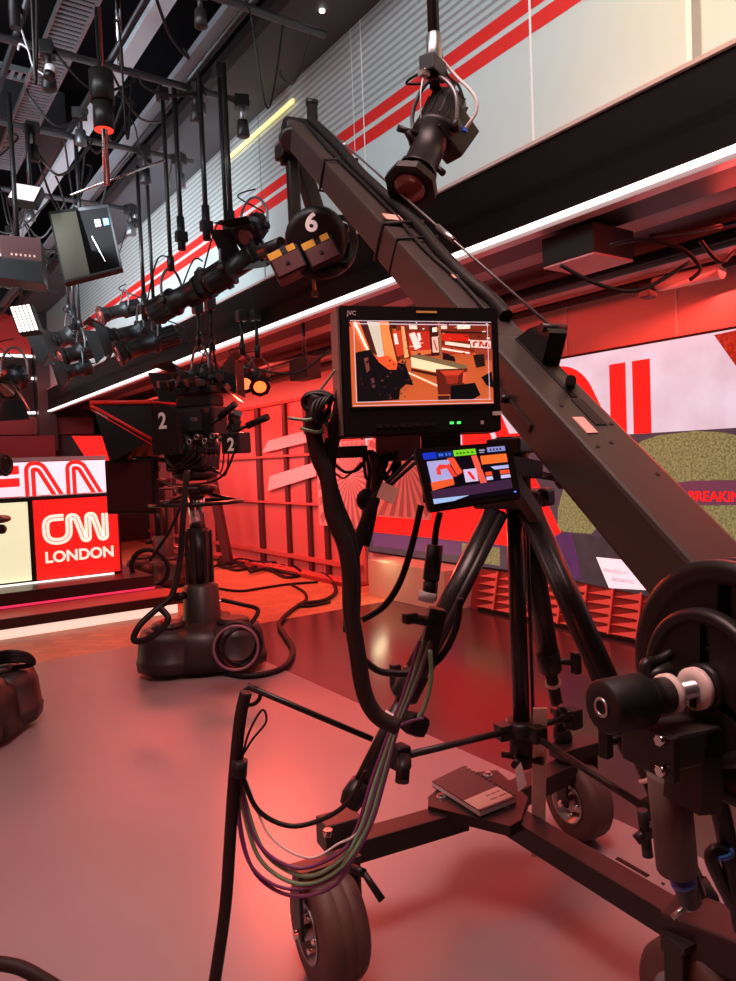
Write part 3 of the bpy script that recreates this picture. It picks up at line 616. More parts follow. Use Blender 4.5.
b = MB(); q = P(402, 768, 2.05); b.cyl(P(404, 756, 2.1), P(402, 782, 2.05), 0.02, BLK); b.build('clamp_handle', tri)
# head stack between tripod and arm
b = MB(); b.box(TH + V((0, 0, 0.0)), (0.2, 0.2, 0.06), BLK, Matrix.Rotation(0.3, 3, 'Z'), bev=0.012); b.cyl(TH, TH + V((0, 0, 0.2)), 0.055, MBLK)
b.box(TH + V((0, 0, 0.1)), (0.16, 0.14, 0.04), GREY, Matrix.Rotation(0.3, 3, 'Z'), bev=0.008); b.box(TH + V((0, 0, 0.17)), (0.14, 0.12, 0.05), MBLK, Matrix.Rotation(0.3, 3, 'Z'), bev=0.008); b.build('head_mount', tri)
for (x, y, s_) in ((559, 478, 1), (541, 497, 0.8)):
    b = MB(); c = P(x, y, 2.12); b.cyl(P(x - 18, y - 3, 2.18), c, 0.012, GREY)
    b.lathe(c, c + rt * 0.1, [(-0.01, 0.02), (0, 0.032 * s_), (0.015, 0.032 * s_), (0.02, 0.02)], BLK, 8); b.build('head_knob', tri)
b = MB(); b.lathe(P(522, 490, 2.0), P(522, 490, 1.9), [(0, 0.008), (0.004, 0.008)], PINKW); b.build('cap', tri)

# front bar with cable hook
fb = thing('steering_bar', 'thin black bar reaching left from the tripod leg, carrying cable bundle', 'bar', tuple(P(249, 685, 1.95)))
e0 = P(247, 686, 1.98)
b = MB(); b.cyl(P(372, 739, 2.08), e0, 0.0085, BLK); b.build('rod', fb)
b = MB(); b.ring(e0 + V((0.01, 0, -0.03)), V((0.3, 1, 0.2)), 0.026, 0.006, BLK); b.build('hook_ring', fb)

# ------------------------------------------------------------------ crane arm
AE = P(300, 136, 3.95); BE = P(738, 618, 1.46)
AE = P(298, 133, 3.95)
dj = (AE - BE).normalized(); hj = V((dj.x, dj.y, 0)).normalized(); AX = V((hj.y, -hj.x, 0)); UJ = AX.cross(dj).normalized()
jib = thing('camera_crane', 'long dark camera crane arm rising diagonally over the tripod head', 'camera crane', tuple(BE))
def onarm(t, s_=0, h=0): return BE.lerp(AE, t) + AX * s_ + UJ * h
def armt(px_):   # parameter along the arm whose centre line projects to image column px_
    lo, hi = 0.0, 1.0
    for _ in range(40):
        mid = (lo + hi) / 2; q = onarm(mid) - CAM; c = q.x * XA + q.y * YA + q.z * ZA; x = 368 + F * c.x / c.z
        if x > px_: lo = mid
        else: hi = mid
    return lo
t1 = armt(500); t2 = armt(395)
AW, AH = 0.168, 0.142
b = MB(); b.beam(onarm(-0.12), onarm(t1), AW, AH, ARM, bev=0.012, upv=UJ); near = b.build('near_section', jib)
b = MB(); b.beam(onarm(t1 - 0.01), onarm(t2), AW * 0.95, AH * 0.95, ARM, bev=0.012, upv=UJ); b.build('middle_section', jib)
b = MB(); b.beam(onarm(t2 - 0.01), onarm(1), AW * 0.88, AH * 0.88, ARM, bev=0.012, upv=UJ); b.build('far_section', jib)
def plate_on(mb, px_, ds, L, wd, m, th=0.004, h=None):
    t = armt(px_); c = onarm(t, ds, (h if h is not None else AH / 2 + 0.001)); mb.beam(c - dj * L / 2, c + dj * L / 2, wd, th, m, upv=UJ)
b = MB(); plate_on(b, 530, 0.02, 0.32, 0.018, BLK2); plate_on(b, 572, 0.02, 0.12, 0.035, BLK2); b.build('slot', near)
for px_, ds in ((566, -0.045), (583, 0.055), (600, 0.0), (603, -0.05), (630, 0.045)): b = MB(); c = onarm(armt(px_), ds, AH / 2 - 0.004); b.cyl(c, c + UJ * 0.006, 0.006, BLK2); b.build('bolt_hole', near)
b = MB(); plate_on(b, 584, -0.03, 0.07, 0.034, TAPE); b.build('paper_label', near)
b = MB(); c = onarm(armt(505), -AW / 2, -0.02); b.beam(c, onarm(armt(560), -AW / 2, -0.02), 0.012, 0.02, BLK, upv=UJ)
for px_ in (497, 514, 520, 535): q = onarm(armt(px_), -AW / 2 - 0.01, -0.015); b.lathe(q + AX * 0.02, q - AX * 0.02, [(0, .012), (.03, .012), (.035, .006)], BLK)
b.build('side_rail', near)
# rear hub cover, end bracket
b = MB(); q = onarm(1.0); b.lathe(q - AX * 0.08, q + AX * 0.08, [(0, 0.06), (0.01, 0.075), (0.15, 0.075), (0.16, 0.06)], BLK); b.build('end_pulley', jib)
b = MB(); q = onarm(0.985, 0.06, 0.06); b.beam(q, q + V((0, 0, 0.13)), 0.03, 0.05, BLK, upv=AX); b.cyl(q + V((0, 0, .12)) - AX * .03, q + V((0, 0, .12)) + AX * .03, .02, BLK); b.build('stay_anchor', jib)
ta = armt(541); q = onarm(ta, 0.05, AH / 2); ra = P(553, 328, 2.03)
b = MB(); pa = onarm(armt(502), 0.05, AH / 2 - 0.01); pb = onarm(armt(528), 0.05, AH / 2 - 0.01); b.prism([pa - AX * .03, pa.lerp(ra, 0.5) + V((0, 0, 0.015)) - AX * .03, ra + V((0, 0, 0.012)) - AX * .03, ra - dj * 0.03 - AX * .03, pb - AX * .03], AX * 0.06, BLK)
b.lathe(ra - AX * .04, ra + AX * .04, [(0, .012), (.08, .012)], GREY); b.build('stay_bracket', jib)
b = MB(); s0 = P(320, 123, 3.85); s1 = ra; k1 = s0.lerp(s1, 0.62)
b.cyl(s0, s1, 0.0045, DSTEEL, n=6); b.cyl(s0.lerp(s1, .66), s0.lerp(s1, .72), .011, STEEL, n=8); b.cyl(s0.lerp(s1, .16), s0.lerp(s1, .19), .009, STEEL, n=8); b.build('stay_rope', jib)
b = MB(); q = onarm(armt(580), 0.08, AH / 2); b.cyl(P(571, 380, 1.92), onarm(armt(541), 0.08, 0.04), 0.014, BLK); b.build('side_knob', jib)
# hoses and straps along the arm
b = MB(); pts = []
for i, px_ in enumerate((486, 470, 450, 425, 400, 375, 350, 325, 300)):
    pts.append(onarm(armt(px_), 0.045 + 0.012 * math.sin(i * 1.9), AH / 2 + 0.012))
b.tube(pts, 0.022, BLK2); tag(b.build('crane_hose'), 'thick black hose strapped along the top of the crane arm', 'hose')
b = MB(); b.tube([onarm(armt(480 - 30 * i), 0.0 + 0.01 * math.sin(i * 2.3), AH / 2 + 0.005) for i in range(7)], 0.008, CABLE, 6); tag(b.build('crane_cable'), 'thin black cable running beside the hose on the crane arm', 'cable')
for i, px_ in enumerate((338, 398, 412)):
    b = MB(); t = armt(px_); w_, h_ = AW / 2 * .9 + 0.004, AH / 2 * .9 + 0.006
    b.tube([onarm(t, -w_, h_), onarm(t, w_, h_ + 0.02), onarm(t, w_, -h_), onarm(t, -w_, -h_)], 0.007 if i != 1 else 0.013, BLK2, 6, True, False); b.build('strap', jib)
b = MB(); plate_on(b, 393, -0.02, 0.06, 0.07, TAPE, 0.004, AH / 2 + 0.008); b.build('tape_label', jib)
b = MB(); plate_on(b, 448, 0.02, 0.03, 0.05, TAPE, 0.004, AH / 2 + 0.008); b.build('tape_label', jib)
# rear bracket, weight bar and weights
C0 = P(698, 688, 1.25)
bar = MB(); bar.cyl(C0 - AX * 0.12, C0 + AX * 0.3, 0.016, STEEL); bar.build('weight_bar', jib)
b = MB(); b.lathe(C0 - AX * 0.205, C0, [(0, 0.02), (0.0, 0.040), (0.006, 0.044), (0.082, 0.044), (0.087, 0.040)], BLK2, 28); b.ring(C0 - AX * 0.206, AX, 0.014, 0.003, STEEL, 16, 6); b.build('foam_grip', jib)
b = MB(); b.lathe(C0 - AX * 0.145, C0, [(0, 0.028), (0.075, 0.030)], MBLK); b.build('sleeve', jib)
for k_, (a_, r_) in enumerate(((-0.072, 0.034), (-0.012, 0.036))):
    b = MB(); q = C0 + AX * a_; b.lathe(q, q + AX, [(0, 0.018), (0, r_), (0.012, r_), (0.012, 0.018)], PINKW, 28); b.box(q + AX * .004 + V((0, 0, -r_ * .6)), (.014, .012, .02), GREY); b.build('pale_collar', jib)
b = MB(); q = C0 + AX * -0.05 + V((0, 0, -0.085)); b.box(q, (0.12, 0.08, 0.06), GREY, Matrix.Rotation(math.atan2(AX.y, AX.x), 3, 'Z'), bev=0.006); b.box(q + AX * -.06, (0.012, 0.12, 0.075), MBLK, Matrix.Rotation(math.atan2(AX.y, AX.x), 3, 'Z'), bev=0.003); b.build('rear_bracket', jib)
for dy, dz in ((-.04, .03), (-.04, -.02), (0.03, .045), (.05, .045)):
    b = MB(); q2 = q + AX * -0.065 + hj * dy + V((0, 0, dz)); b.cyl(q2, q2 - AX * 0.014, 0.009, CHR, n=6); b.build('hex_bolt', jib)
b = MB(); b.beam(onarm(0.05), C0 + AX * 0.16 + V((0, 0, -0.02)), 0.05, 0.06, GREY); b.beam(C0 + V((0, 0, -.06)), C0 + V((0, 0, -0.2)) + AX * -.02, .08, .05, GREY, upv=AX); b.build('drop_plate', jib)
b = MB(); b.cyl(P(668, 772, 1.32), P(677, 868, 1.36), 0.037, mat('brown_foam', (0.075, 0.05, 0.042), 0.6)); b.build('lever_grip', jib)
b = MB(); b.cyl(P(676, 860, 1.37), P(690, 900, 1.42), 0.022, BLK); b.build('lever_rod', jib)
b = MB(); c = P(645, 833, 1.5); b.cyl(c, P(668, 830, 1.5), .012, BLK)
for i in range(4):
    an = i * math.pi / 2 + 0.3; b.cyl(c, c + rt * math.cos(an) * 0.02 + up * math.sin(an) * 0.05 + up * 0, 0.011, BLK)
b.build('lever_knob', jib)
b = MB(); b.tube([P(700, 690, 1.5), P(716, 790, 1.5), P(736, 880, 1.5), P(760, 960, 1.5)], 0.02, MBLK, spl=False); b.build('rear_strut', jib)
b = MB(); b.tube([P(655, 745, 1.6), P(672, 800, 1.62), P(700, 895, 1.66)], 0.014, MBLK, spl=False); b.build('rear_strut', jib)
b = MB(); b.tube([P(690, 640, 1.34), P(660, 660, 1.32), P(645, 665, 1.3), P(648, 690, 1.3)], 0.01, BLK); b.cyl(P(642, 680, 1.3), P(672, 668, 1.3), .012, BLK); b.build('lock_lever', jib)
b = MB(); b.tube([P(733, 905, 1.5), P(712, 862, 1.48), P(716, 850, 1.48), P(728, 862, 1.48), P(740, 930, 1.5)], 0.014, BLK); tag(b.build('power_cable'), 'black cable loop tied with blue tape at lower right', 'cable')
for x, y, d_ in ((683, 880, 1.37), (722, 851, 1.48)):
    b = MB(); b.lathe(P(x, y, d_), P(x + 2, y + 6, d_), [(0, .024 if x < 700 else .022), (.008, .024 if x < 700 else .022)], BLUE); b.build('blue_tape', jib)
b = MB(); b.tube([P(700, 893, 1.55), P(690, 900, 1.55), P(684, 906, 1.54), P(690, 911, 1.54), P(698, 902, 1.55)], 0.004, STEEL, 6); b.cyl(P(684, 908, 1.54), P(672, 918, 1.54), .006, STEEL); tag(b.build('snap_hook'), 'steel snap hook clipped on the lower right dolly arm', 'snap hook')
def weight(c, R, th, label, spokes=3):
    t = thing('weight_plate', label, 'weight plate', tuple(c), 0, 'round weight plates')
    b = MB(); b.lathe(c, c + AX, [(th * 0.3, R * 0.80), (0.004, R * 0.84), (0, R * 0.88), (0, R * 0.94), (th * 0.1, R * 0.985), (th * .3, R), (th * .7, R), (th * .95, R * .96), (th, R * .9), (th * .7, R * .80)], BLK, 56, caps=False); b.build('rim', t)
    b = MB(); b.lathe(c, c + AX, [(0, R * .08), (0, R * 0.26), (0.004, R * 0.30), (th, R * 0.30), (th, R * .08)], BLK, 36, caps=False); b.build('hub', t)
    x = AX.cross(V((0, 0, 1))).normalized(); u = V((0, 0, 1))
    b = MB()
    for i in range(spokes):
        a0 = i * 2 * math.pi / spokes + 0.5; vs = []
        N = 8; span = 2 * math.pi / spokes * 0.74
        inn = [c + AX * th * .28 + (x * math.cos(a0 + span * (k / N - .5)) + u * math.sin(a0 + span * (k / N - .5))) * R * .28 for k in range(N + 1)]
        out = [c + AX * th * .28 + (x * math.cos(a0 + span * 1.25 * (k / N - .5)) + u * math.sin(a0 + span * 1.25 * (k / N - .5))) * R * .84 for k in range(N + 1)]
        for k in range(N): b.prism([inn[k], inn[k + 1], out[k + 1], out[k]], AX * th * .4, BLK)
    b.build('web', t)
weight(C0 + AX * 0.005, 0.135, 0.035, 'smaller round black weight plate on the crane tail, nearest the foam grip')
weight(C0 + AX * 0.05, 0.215, 0.04, 'large round black weight plate behind the smaller one on the tail')
weight(C0 + AX * 0.095, 0.215, 0.035, 'rearmost large black weight plate hiding the arm end at right edge')
b = MB()
for i in range(9):
    an = math.pi * (0.62 + 0.07 * i); x = AX.cross(V((0, 0, 1))).normalized(); q = C0 + AX * 0.095 + (x * -math.cos(an) + V((0, 0, 1)) * math.sin(an)) * 0.217
    b.box(q, (0.012, 0.02, 0.006), mat('rib_pink', (0.3, 0.12, 0.11), 0.4), Matrix.Rotation(an, 3, AX))
# ------------------------------------------------------------------ remote camera head marked 6
hd = thing('remote_camera_head', 'remote camera head marked 6 hanging from the crane tip', 'camera head', tuple(AE - V((0, 0, 0.6))))
D6 = 3.95
b = MB(); b.beam(P(291, 140, D6), P(296, 240, D6), 0.05, 0.06, BLK, upv=(1, 0, 0), bev=0.008); b.build('drop_arm', hd)
b = MB(); b.beam(P(299, 158, D6 + .12), P(318, 218, D6 + .12), 0.06, 0.09, GREY, upv=(1, 0, 0), bev=0.008); b.build('drop_arm', hd)
b = MB(); b.lathe(P(291, 140, D6 - .12), P(300, 137, D6 + .12), [(0, .05), (.02, .07), (.2, .07), (.24, .05)], BLK)
b.cyl(P(283, 148, D6), P(283, 165, D6), .015, BLK); b.box(P(285, 152, D6), (0.08, 0.1, 0.08), BLK, bev=.01); b.build('pan_motor', hd)
cB = P(316, 238, D6 + .05)
b = MB(); b.lathe(P(316, 240, D6 - .13), P(318, 236, D6 + .17), [(0, 0.13), (0.02, 0.165), (0.26, 0.165), (0.3, 0.12)], BLK, 28)
o = P(305, 231, D6 - 0.24); text(b, '6', o, rt, up, 0.13, LABEL, 0.003, 0.004); b.build('camera_body', hd)
b = MB(); b.box(P(340, 236, D6), (.12, .12, .1), BLK, Matrix.Rotation(.5, 3, 'Z'), bev=.01); b.box(P(337, 222, D6 - .05), (.06, .05, .03), TAPE, Matrix.Rotation(.5, 3, 'Z')); b.box(P(349, 229, D6 - .05), (.03, .03, .03), mat('pink_cap', (.8, .4, .5), .5)); b.build('rear_module', hd)
for (x, y) in ((289, 266), (322, 256)):
    b = MB(); c = P(x, y, D6 - 0.12); R6 = Matrix((rt, -bk, up)).transposed() @ Matrix.Rotation(-0.45, 3, 'Y')
    b.box(c, (0.17, 0.16, 0.13), BLK2, R6, bev=.012); b.box(c + R6 @ V((0, -.082, -0.012)), (0.15, 0.006, 0.09), mat('maroon_face', (0.10, 0.025, 0.028), .4), R6, bev=.002)
    b.box(c + R6 @ V((-.045, -.084, .055)), (.07, .006, .036), YEL, R6); b.box(c + R6 @ V((.045, -.084, .055)), (.045, .006, .032), YEL, R6); b.box(c + R6 @ V((0.0, -.088, -.01)), (.02, .006, .016), BLK2, R6); b.build('motor_box', hd)
b = MB(); b.tube([P(296, 235, D6 - .1), P(297, 262, D6 - .1), P(312, 274, D6 - .1), P(335, 271, D6 - .08), P(350, 258, D6), P(349, 245, D6)], 0.028, BLK2); b.build('cradle', hd)
b = MB(); b.cyl(P(313, 272, D6), P(315, 296, D6), .009, mat('brass', (.45, .25, .08), .35, .6)); b.box(P(315, 294, D6), (.03, .03, .03), BLK); b.build('hanging_rod', hd)
b = MB(); b.tube([P(270, 262, D6), P(285, 250, D6), P(300, 247, D6)], .03, BLK2); b.cyl(P(262, 252, D6 + .1), P(282, 244, D6), .04, BLK); b.build('lens', hd)
for k_ in range(3):
    b = MB(); b.tube([P(330, 218, D6), P(348, 218 + k_ * 2, D6 - .1), P(357 - 3 * k_, 245, D6 - .1), P(346, 264 + k_ * 2, D6 - .1), P(335, 255, D6)], .008, CABLE, 6); tag(b.build('camera_lead'), 'thin black leads looping at the right of the camera head', 'cable', 'leads on the hanging camera head')

# ------------------------------------------------------------------ monitors
class Panel:
    def __init__(s, tl, tr, br, bl): s.c = [P(*q) for q in (tl, tr, br, bl)]; s.n = (s.c[1] - s.c[0]).cross(s.c[3] - s.c[0]).normalized(); s.n = s.n if s.n.dot(CAM - s.c[0]) > 0 else -s.n
    def S(s, u, v, l=0.0):
        a, b_, c, d_ = s.c; return a * (1 - u) * (1 - v) + b_ * u * (1 - v) + c * u * v + d_ * (1 - u) * v + s.n * l
    def quad(s, mb, u0, v0, u1, v1, m, l): mb.poly([s.S(u0, v0, l), s.S(u1, v0, l), s.S(u1, v1, l), s.S(u0, v1, l)], m)
    def slab(s, mb, u0, v0, u1, v1, m, l0, l1, bev=0.0):
        q = [s.S(u0, v0, l0), s.S(u1, v0, l0), s.S(u1, v1, l0), s.S(u0, v1, l0)]; bb = bmesh.new(); lo = [bb.verts.new(p_) for p_ in q]; hi = [bb.verts.new(p_ + s.n * (l1 - l0)) for p_ in q]
        bb.faces.new(lo[::-1]); bb.faces.new(hi); [bb.faces.new((lo[i], lo[(i + 1) % 4], hi[(i + 1) % 4], hi[i])) for i in range(4)]
        bmesh.ops.recalc_face_normals(bb, faces=bb.faces[:])
        if bev: bmesh.ops.bevel(bb, geom=bb.edges[:], offset=bev, segments=2, affect='EDGES')
        mb.bm(bb, m)
_em = {}
def E_(r, g, b_, e=0.9):
    k = (r, g, b_)
    if k not in _em: _em[k] = mat('picture_%02x%02x%02x' % k, srgb(r, g, b_), 0.3, emit=e)
    return _em[k]
mp = Panel((339, 305, 1.70), (498, 308, 1.80), (502, 431, 1.80), (344, 437, 1.70))
mon = thing('production_monitor', 'large production monitor showing the studio, mounted above the small monitor', 'monitor', tuple(mp.S(.5, 1)))
b = MB(); mp.slab(b, 0, 0, 1, 1, BLK, -0.085, 0.0, 0.004); b.build('housing', mon)
b = MB(); mp.slab(b, -0.012, 0.01, 0.0, 0.985, mat('monitor_side', (0.14, 0.12, 0.11), .45), -0.08, -0.004); b.build('side_panel', mon)
su0, su1, sv0, sv1 = 0.055, 0.948, 0.115, 0.775
b = MB(); mp.slab(b, su0 - .012, sv0 - .015, su1 + .012, sv1 + .015, BLK2, -0.001, 0.002)
def M_(mb, pts, c, l=0.003):   # picture polygons: crop px of the monitor picture (25..505 x 68..370)
    mb.poly([mp.S(su0 + (x - 28) / 477 * (su1 - su0), sv0 + (y - 68) / 298 * (sv1 - sv0), l) for x, y in pts], E_(*c))
def rc(mb, x0, y0, x1, y1, c, l=0.003): M_(mb, [(x0, y0), (x1, y0), (x1, y1), (x0, y1)], c, l)
pic = MB(); L = 0.003
rc(pic, 28, 68, 505, 366, (196, 92, 48), 0.0025)
seq = [
 ([(28, 68), (505, 68), (505, 110), (250, 100), (28, 90)], (60, 22, 16)), ([(180, 78), (505, 78), (505, 175), (330, 190), (180, 205)], (120, 40, 24)),
 ([(28, 75), (60, 72), (110, 180), (80, 190)], (235, 110, 60)), ([(40, 75), (50, 74), (88, 170), (80, 172)], (255, 240, 220)), ([(85, 72), (125, 74), (140, 220), (112, 190)], (205, 200, 180)),
 ([(60, 72), (85, 72), (115, 190), (95, 180)], (70, 30, 24)), ([(125, 72), (155, 72), (178, 215), (142, 205)], (245, 140, 75)), ([(155, 90), (165, 90), (190, 205), (178, 215)], (90, 36, 22)),
 ([(165, 110), (195, 100), (205, 185), (180, 195)], (200, 60, 36)), ([(170, 115), (180, 112), (186, 150), (174, 152)], (250, 230, 220)), ([(196, 88), (206, 88), (218, 195), (204, 200)], (240, 170, 110)),
 ([(218, 110), (290, 104), (292, 180), (222, 190)], (190, 44, 30)), ([(222, 115), (240, 108), (262, 160), (240, 172)], (250, 225, 210)), ([(248, 112), (258, 110), (262, 135), (254, 140)], (245, 235, 225)), ([(225, 175), (292, 170), (300, 182), (230, 195)], (215, 110, 60)),
 ([(290, 85), (318, 85), (322, 190), (294, 192)], (60, 24, 18)), ([(297, 125), (318, 123), (320, 180), (299, 180)], (225, 190, 170)), ([(302, 135), (306, 135), (316, 172), (310, 172)], (200, 40, 30)), ([(300, 92), (316, 90), (316, 106), (300, 108)], (240, 235, 225)),
 ([(222, 84), (248, 84), (250, 98), (224, 98)], (240, 220, 200)), ([(330, 84), (350, 84), (350, 96), (330, 96)], (235, 220, 200)), ([(385, 82), (430, 80), (430, 94), (385, 96)], (240, 235, 215)),
 ([(325, 104), (495, 106), (495, 112), (325, 110)], (50, 20, 16)), ([(330, 112), (425, 116), (425, 140), (330, 138)], (205, 36, 24)), ([(342, 140), (428, 152), (428, 164), (342, 152)], (240, 225, 205)), ([(330, 155), (425, 172), (440, 190), (330, 182)], (180, 60, 40)), ([(330, 163), (425, 180), (425, 186), (330, 170)], (250, 235, 215)),
 ([(428, 135), (500, 138), (500, 166), (432, 162)], (235, 215, 205)), ([(438, 160), (436, 145), (445, 139), (456, 141), (452, 146), (444, 147), (444, 158)], (200, 36, 28)), ([(458, 160), (460, 140), (470, 140), (478, 160), (472, 160), (467, 148), (464, 160)], (200, 36, 28)), ([(480, 162), (481, 142), (491, 142), (498, 162), (492, 162), (488, 149), (486, 162)], (200, 36, 28)),
 ([(440, 166), (505, 168), (505, 210), (450, 205)], (150, 60, 40)), ([(318, 70), (328, 70), (330, 200), (322, 200)], (150, 90, 60)),
 ([(224, 190), (250, 186), (412, 226), (414, 236), (396, 268), (226, 232)], (120, 100, 70)), ([(224, 196), (392, 240), (388, 268), (226, 232)], (236, 226, 178)), ([(224, 236), (390, 272), (386, 284), (224, 245)], (60, 26, 20)), ([(210, 246), (320, 300), (318, 306), (208, 251)], (255, 225, 190)),
 ([(335, 180), (372, 196), (376, 214), (330, 205)], (30, 16, 16)), ([(100, 200), (150, 190), (210, 250), (120, 252)], (235, 86, 46)),
 ([(44, 180), (90, 170), (120, 215), (150, 240), (175, 240), (180, 215), (205, 222), (230, 296), (205, 292), (185, 310), (180, 345), (44, 352)], (18, 13, 16)), ([(70, 200), (84, 196), (88, 240), (78, 250)], (120, 60, 50)), ([(90, 270), (100, 268), (104, 300), (94, 304)], (90, 50, 50)),
 ([(306, 240), (416, 238), (396, 318), (360, 330), (312, 330)], (92, 30, 22)), ([(320, 246), (405, 244), (385, 262), (336, 262)], (200, 64, 40)), ([(336, 262), (385, 262), (380, 290), (345, 294)], (150, 44, 30)), ([(400, 252), (414, 250), (406, 290), (396, 290)], (220, 90, 60)),
 ([(356, 300), (440, 290), (458, 335), (430, 350), (352, 348)], (14, 10, 12)), ([(436, 190), (475, 186), (478, 230), (446, 236)], (36, 20, 18)), ([(462, 270), (500, 250), (505, 310), (480, 300)], (20, 12, 14)), ([(310, 335), (350, 335), (350, 350), (310, 350)], (60, 24, 18))]
rr = random.Random(3)
for k_ in range(60):
    x = rr.uniform(48, 225); y = rr.uniform(205, 340); w_ = rr.uniform(2, 9)
    if y > 190 + (225 - x) * .1: seq.append(([(x, y), (x + w_, y + rr.uniform(-3, 3)), (x + w_ * .8, y + rr.uniform(3, 9)), (x, y + 5)], rr.choice([(60, 30, 26), (14, 9, 10), (96, 44, 34), (30, 18, 18)])))
for k_ in range(50):
    x = rr.uniform(190, 500); y = rr.uniform(72, 200); w_ = rr.uniform(3, 14)
    seq.append(([(x, y), (x + w_, y + rr.uniform(-2, 2)), (x + w_, y + rr.uniform(2, 5)), (x, y + 3)], rr.choice([(240, 225, 205), (60, 20, 18), (160, 40, 28), (90, 40, 26), (220, 120, 70)])))
for i, (pts, c) in enumerate(seq): M_(pic, pts, c, 0.003 + i * 0.00005)
for (a0, b0, a1, b1) in ((40, 80, 495, 83), (40, 350, 495, 352), (40, 80, 42, 352), (488, 80, 490, 352), (30, 70, 502, 72), (30, 362, 502, 364)): rc(pic, a0, b0, a1, b1, (210, 200, 215) if b0 > 60 else (90, 80, 120), 0.0068)
b.build('bezel', mon); pic.build('display', mon)
b = MB(); text(b, 'JVC', mp.S(.045, .075, .001), mp.S(1, 0) - mp.S(0, 0), mp.S(0, 0) - mp.S(0, 1), 0.014, LABEL, 0.0005, 0.0003); b.build('brand_mark', mon)
b = MB(); mp.slab(b, .47, .035, .60, .05, mat('amber_bar', (.5, .2, .05), .4, emit=.5), 0, .002); b.build('tally_bar', mon)
b = MB(); mp.slab(b, .94, .84, 1.0, .87, LABEL, 0, .002); b.build('sticker', mon)
for u in (.66, .705): b = MB(); mp.slab(b, u, .912, u + .022, .93, mat('green_button', (.1, 1, .2), emit=1.2), 0, .003); b.build('lit_button', mon)
for i in range(8): b = MB(); mp.slab(b, .20 + i * .048, .91, .235 + i * .048, .94, GREY, 0, .0025); b.build('button', mon)
b = MB(); mp.slab(b, .86, .91, .88, .94, WHT, 0, .002); b.build('switch', mon)
b = MB(); c = mp.S(.62, 1.0, -.05); b.beam(P(440, 432, 1.85), P(442, 500, 1.9), .1, .03, BLK, upv=bk); b.beam(P(450, 455, 1.85), P(535, 470, 2.1), .05, .05, BLK); b.build('mounting_plate', mon)
b = MB(); mpb = P(398, 447, 1.80); b.box(mpb, (.11, .03, .07), mat('box_grey', (.10, .09, .08), .5), Matrix.Rotation(-.6, 3, 'Z'), bev=.003); b.box(P(396, 453, 1.77), (.008, .008, .012), BLK2); tag(b.build('adapter_box'), 'small grey box fixed under the large monitor', 'box')
b = MB(); b.box(P(350, 452, 1.85), (.09, .03, .03), BLK2, Matrix.Rotation(-.6, 3, 'Z'), bev=.003); tag(b.build('power_brick'), 'flat black adaptor hanging under the left end of the large monitor', 'adaptor')
sp = Panel((415, 449, 1.60), (511, 441, 1.63), (522, 499, 1.63), (430, 513, 1.60))
m2 = thing('field_monitor', 'small tilted field monitor with blue and green status bar', 'monitor', tuple(sp.S(.5, 1)))
b = MB(); sp.slab(b, 0, 0, 1, 1, BLK, -0.03, 0.0, 0.004); b.build('housing', m2)
b = MB()
def N_(pts, c, l=0.002): b.poly([sp.S(.06 + u * .86, .075 + v * .80, l) for u, v in pts], E_(*c))
def nr(u0, v0, u1, v1, c, l=.002): N_([(u0, v0), (u1, v0), (u1, v1), (u0, v1)], c, l)
nr(0, 0, 1, 1, (14, 8, 18), .001); nr(0, 0, .16, .13, (24, 50, 190)); nr(.17, .01, .36, .12, (16, 40, 110)); nr(.37, .0, .64, .12, (120, 210, 40)); nr(.78, 0, 1, .1, (130, 140, 200)); nr(.68, .03, .75, .06, (150, 150, 180)); nr(.68, .08, .74, .10, (150, 150, 180))
for u in (.19, .22, .27, .31): nr(u, .04, u + .02, .09, (60, 120, 230), .0024)
for u in (.81, .85, .89, .93): nr(u, .03, u + .02, .08, (40, 40, 80), .0024)
for u in (.40, .44, .48, .53, .58): nr(u, .045, u + .03, .085, (60, 130, 20), .0024)
nr(.03, .17, .3, .6, (160, 165, 215)); N_([(.12, .33), (.17, .25), (.26, .27), (.24, .34), (.17, .35), (.17, .45), (.12, .45)], (225, 60, 50), .0022); N_([(.24, .3), (.29, .25), (.36, .55), (.3, .55)], (225, 60, 50), .0022); N_([(.28, .14), (.36, .14), (.43, .45), (.36, .5)], (230, 80, 50), .0024)
N_([(.02, .58), (.3, .55), (.36, .66), (.02, .74)], (225, 90, 45), .0026); nr(.40, .16, .52, .35, (12, 8, 20), .0026); nr(.44, .40, .60, .66, (200, 190, 225), .0026); N_([(.48, .45), (.52, .45), (.57, .62), (.53, .62)], (220, 40, 40), .0028); nr(.30, .52, .42, .7, (8, 6, 16), .0028)
N_([(.57, .14), (.64, .14), (.70, .74), (.62, .76)], (230, 90, 70), .0026); nr(.68, .16, 1, .34, (240, 110, 45), .0026); nr(.66, .34, 1, .43, (20, 10, 24), .0028); N_([(.78, .40), (1, .40), (1, .47), (.82, .47)], (170, 180, 230), .003); nr(.70, .50, 1, .58, (235, 80, 45), .0028); nr(.70, .60, 1, .67, (190, 195, 240), .0028); nr(.78, .5, .88, .70, (10, 6, 14), .003); N_([(0, .74), (1, .70), (1, .90), (.45, .92), (0, .9)], (58, 34, 62), .003); N_([(0, .9), (.45, .92), (.25, .99), (0, 1)], (150, 190, 235), .0032)
b.build('display', m2)
b = MB(); sp.slab(b, .93, .85, .95, .87, mat('blue_led', (.1, .2, 1), emit=2), 0, .002); b.build('power_light', m2)
b = MB(); b.cyl(P(480, 500, 1.68), P(500, 470, 1.9), .012, BLK); b.beam(P(505, 470, 1.68), P(535, 515, 1.98), .03, .04, BLK); b.build('monitor_arm', m2)

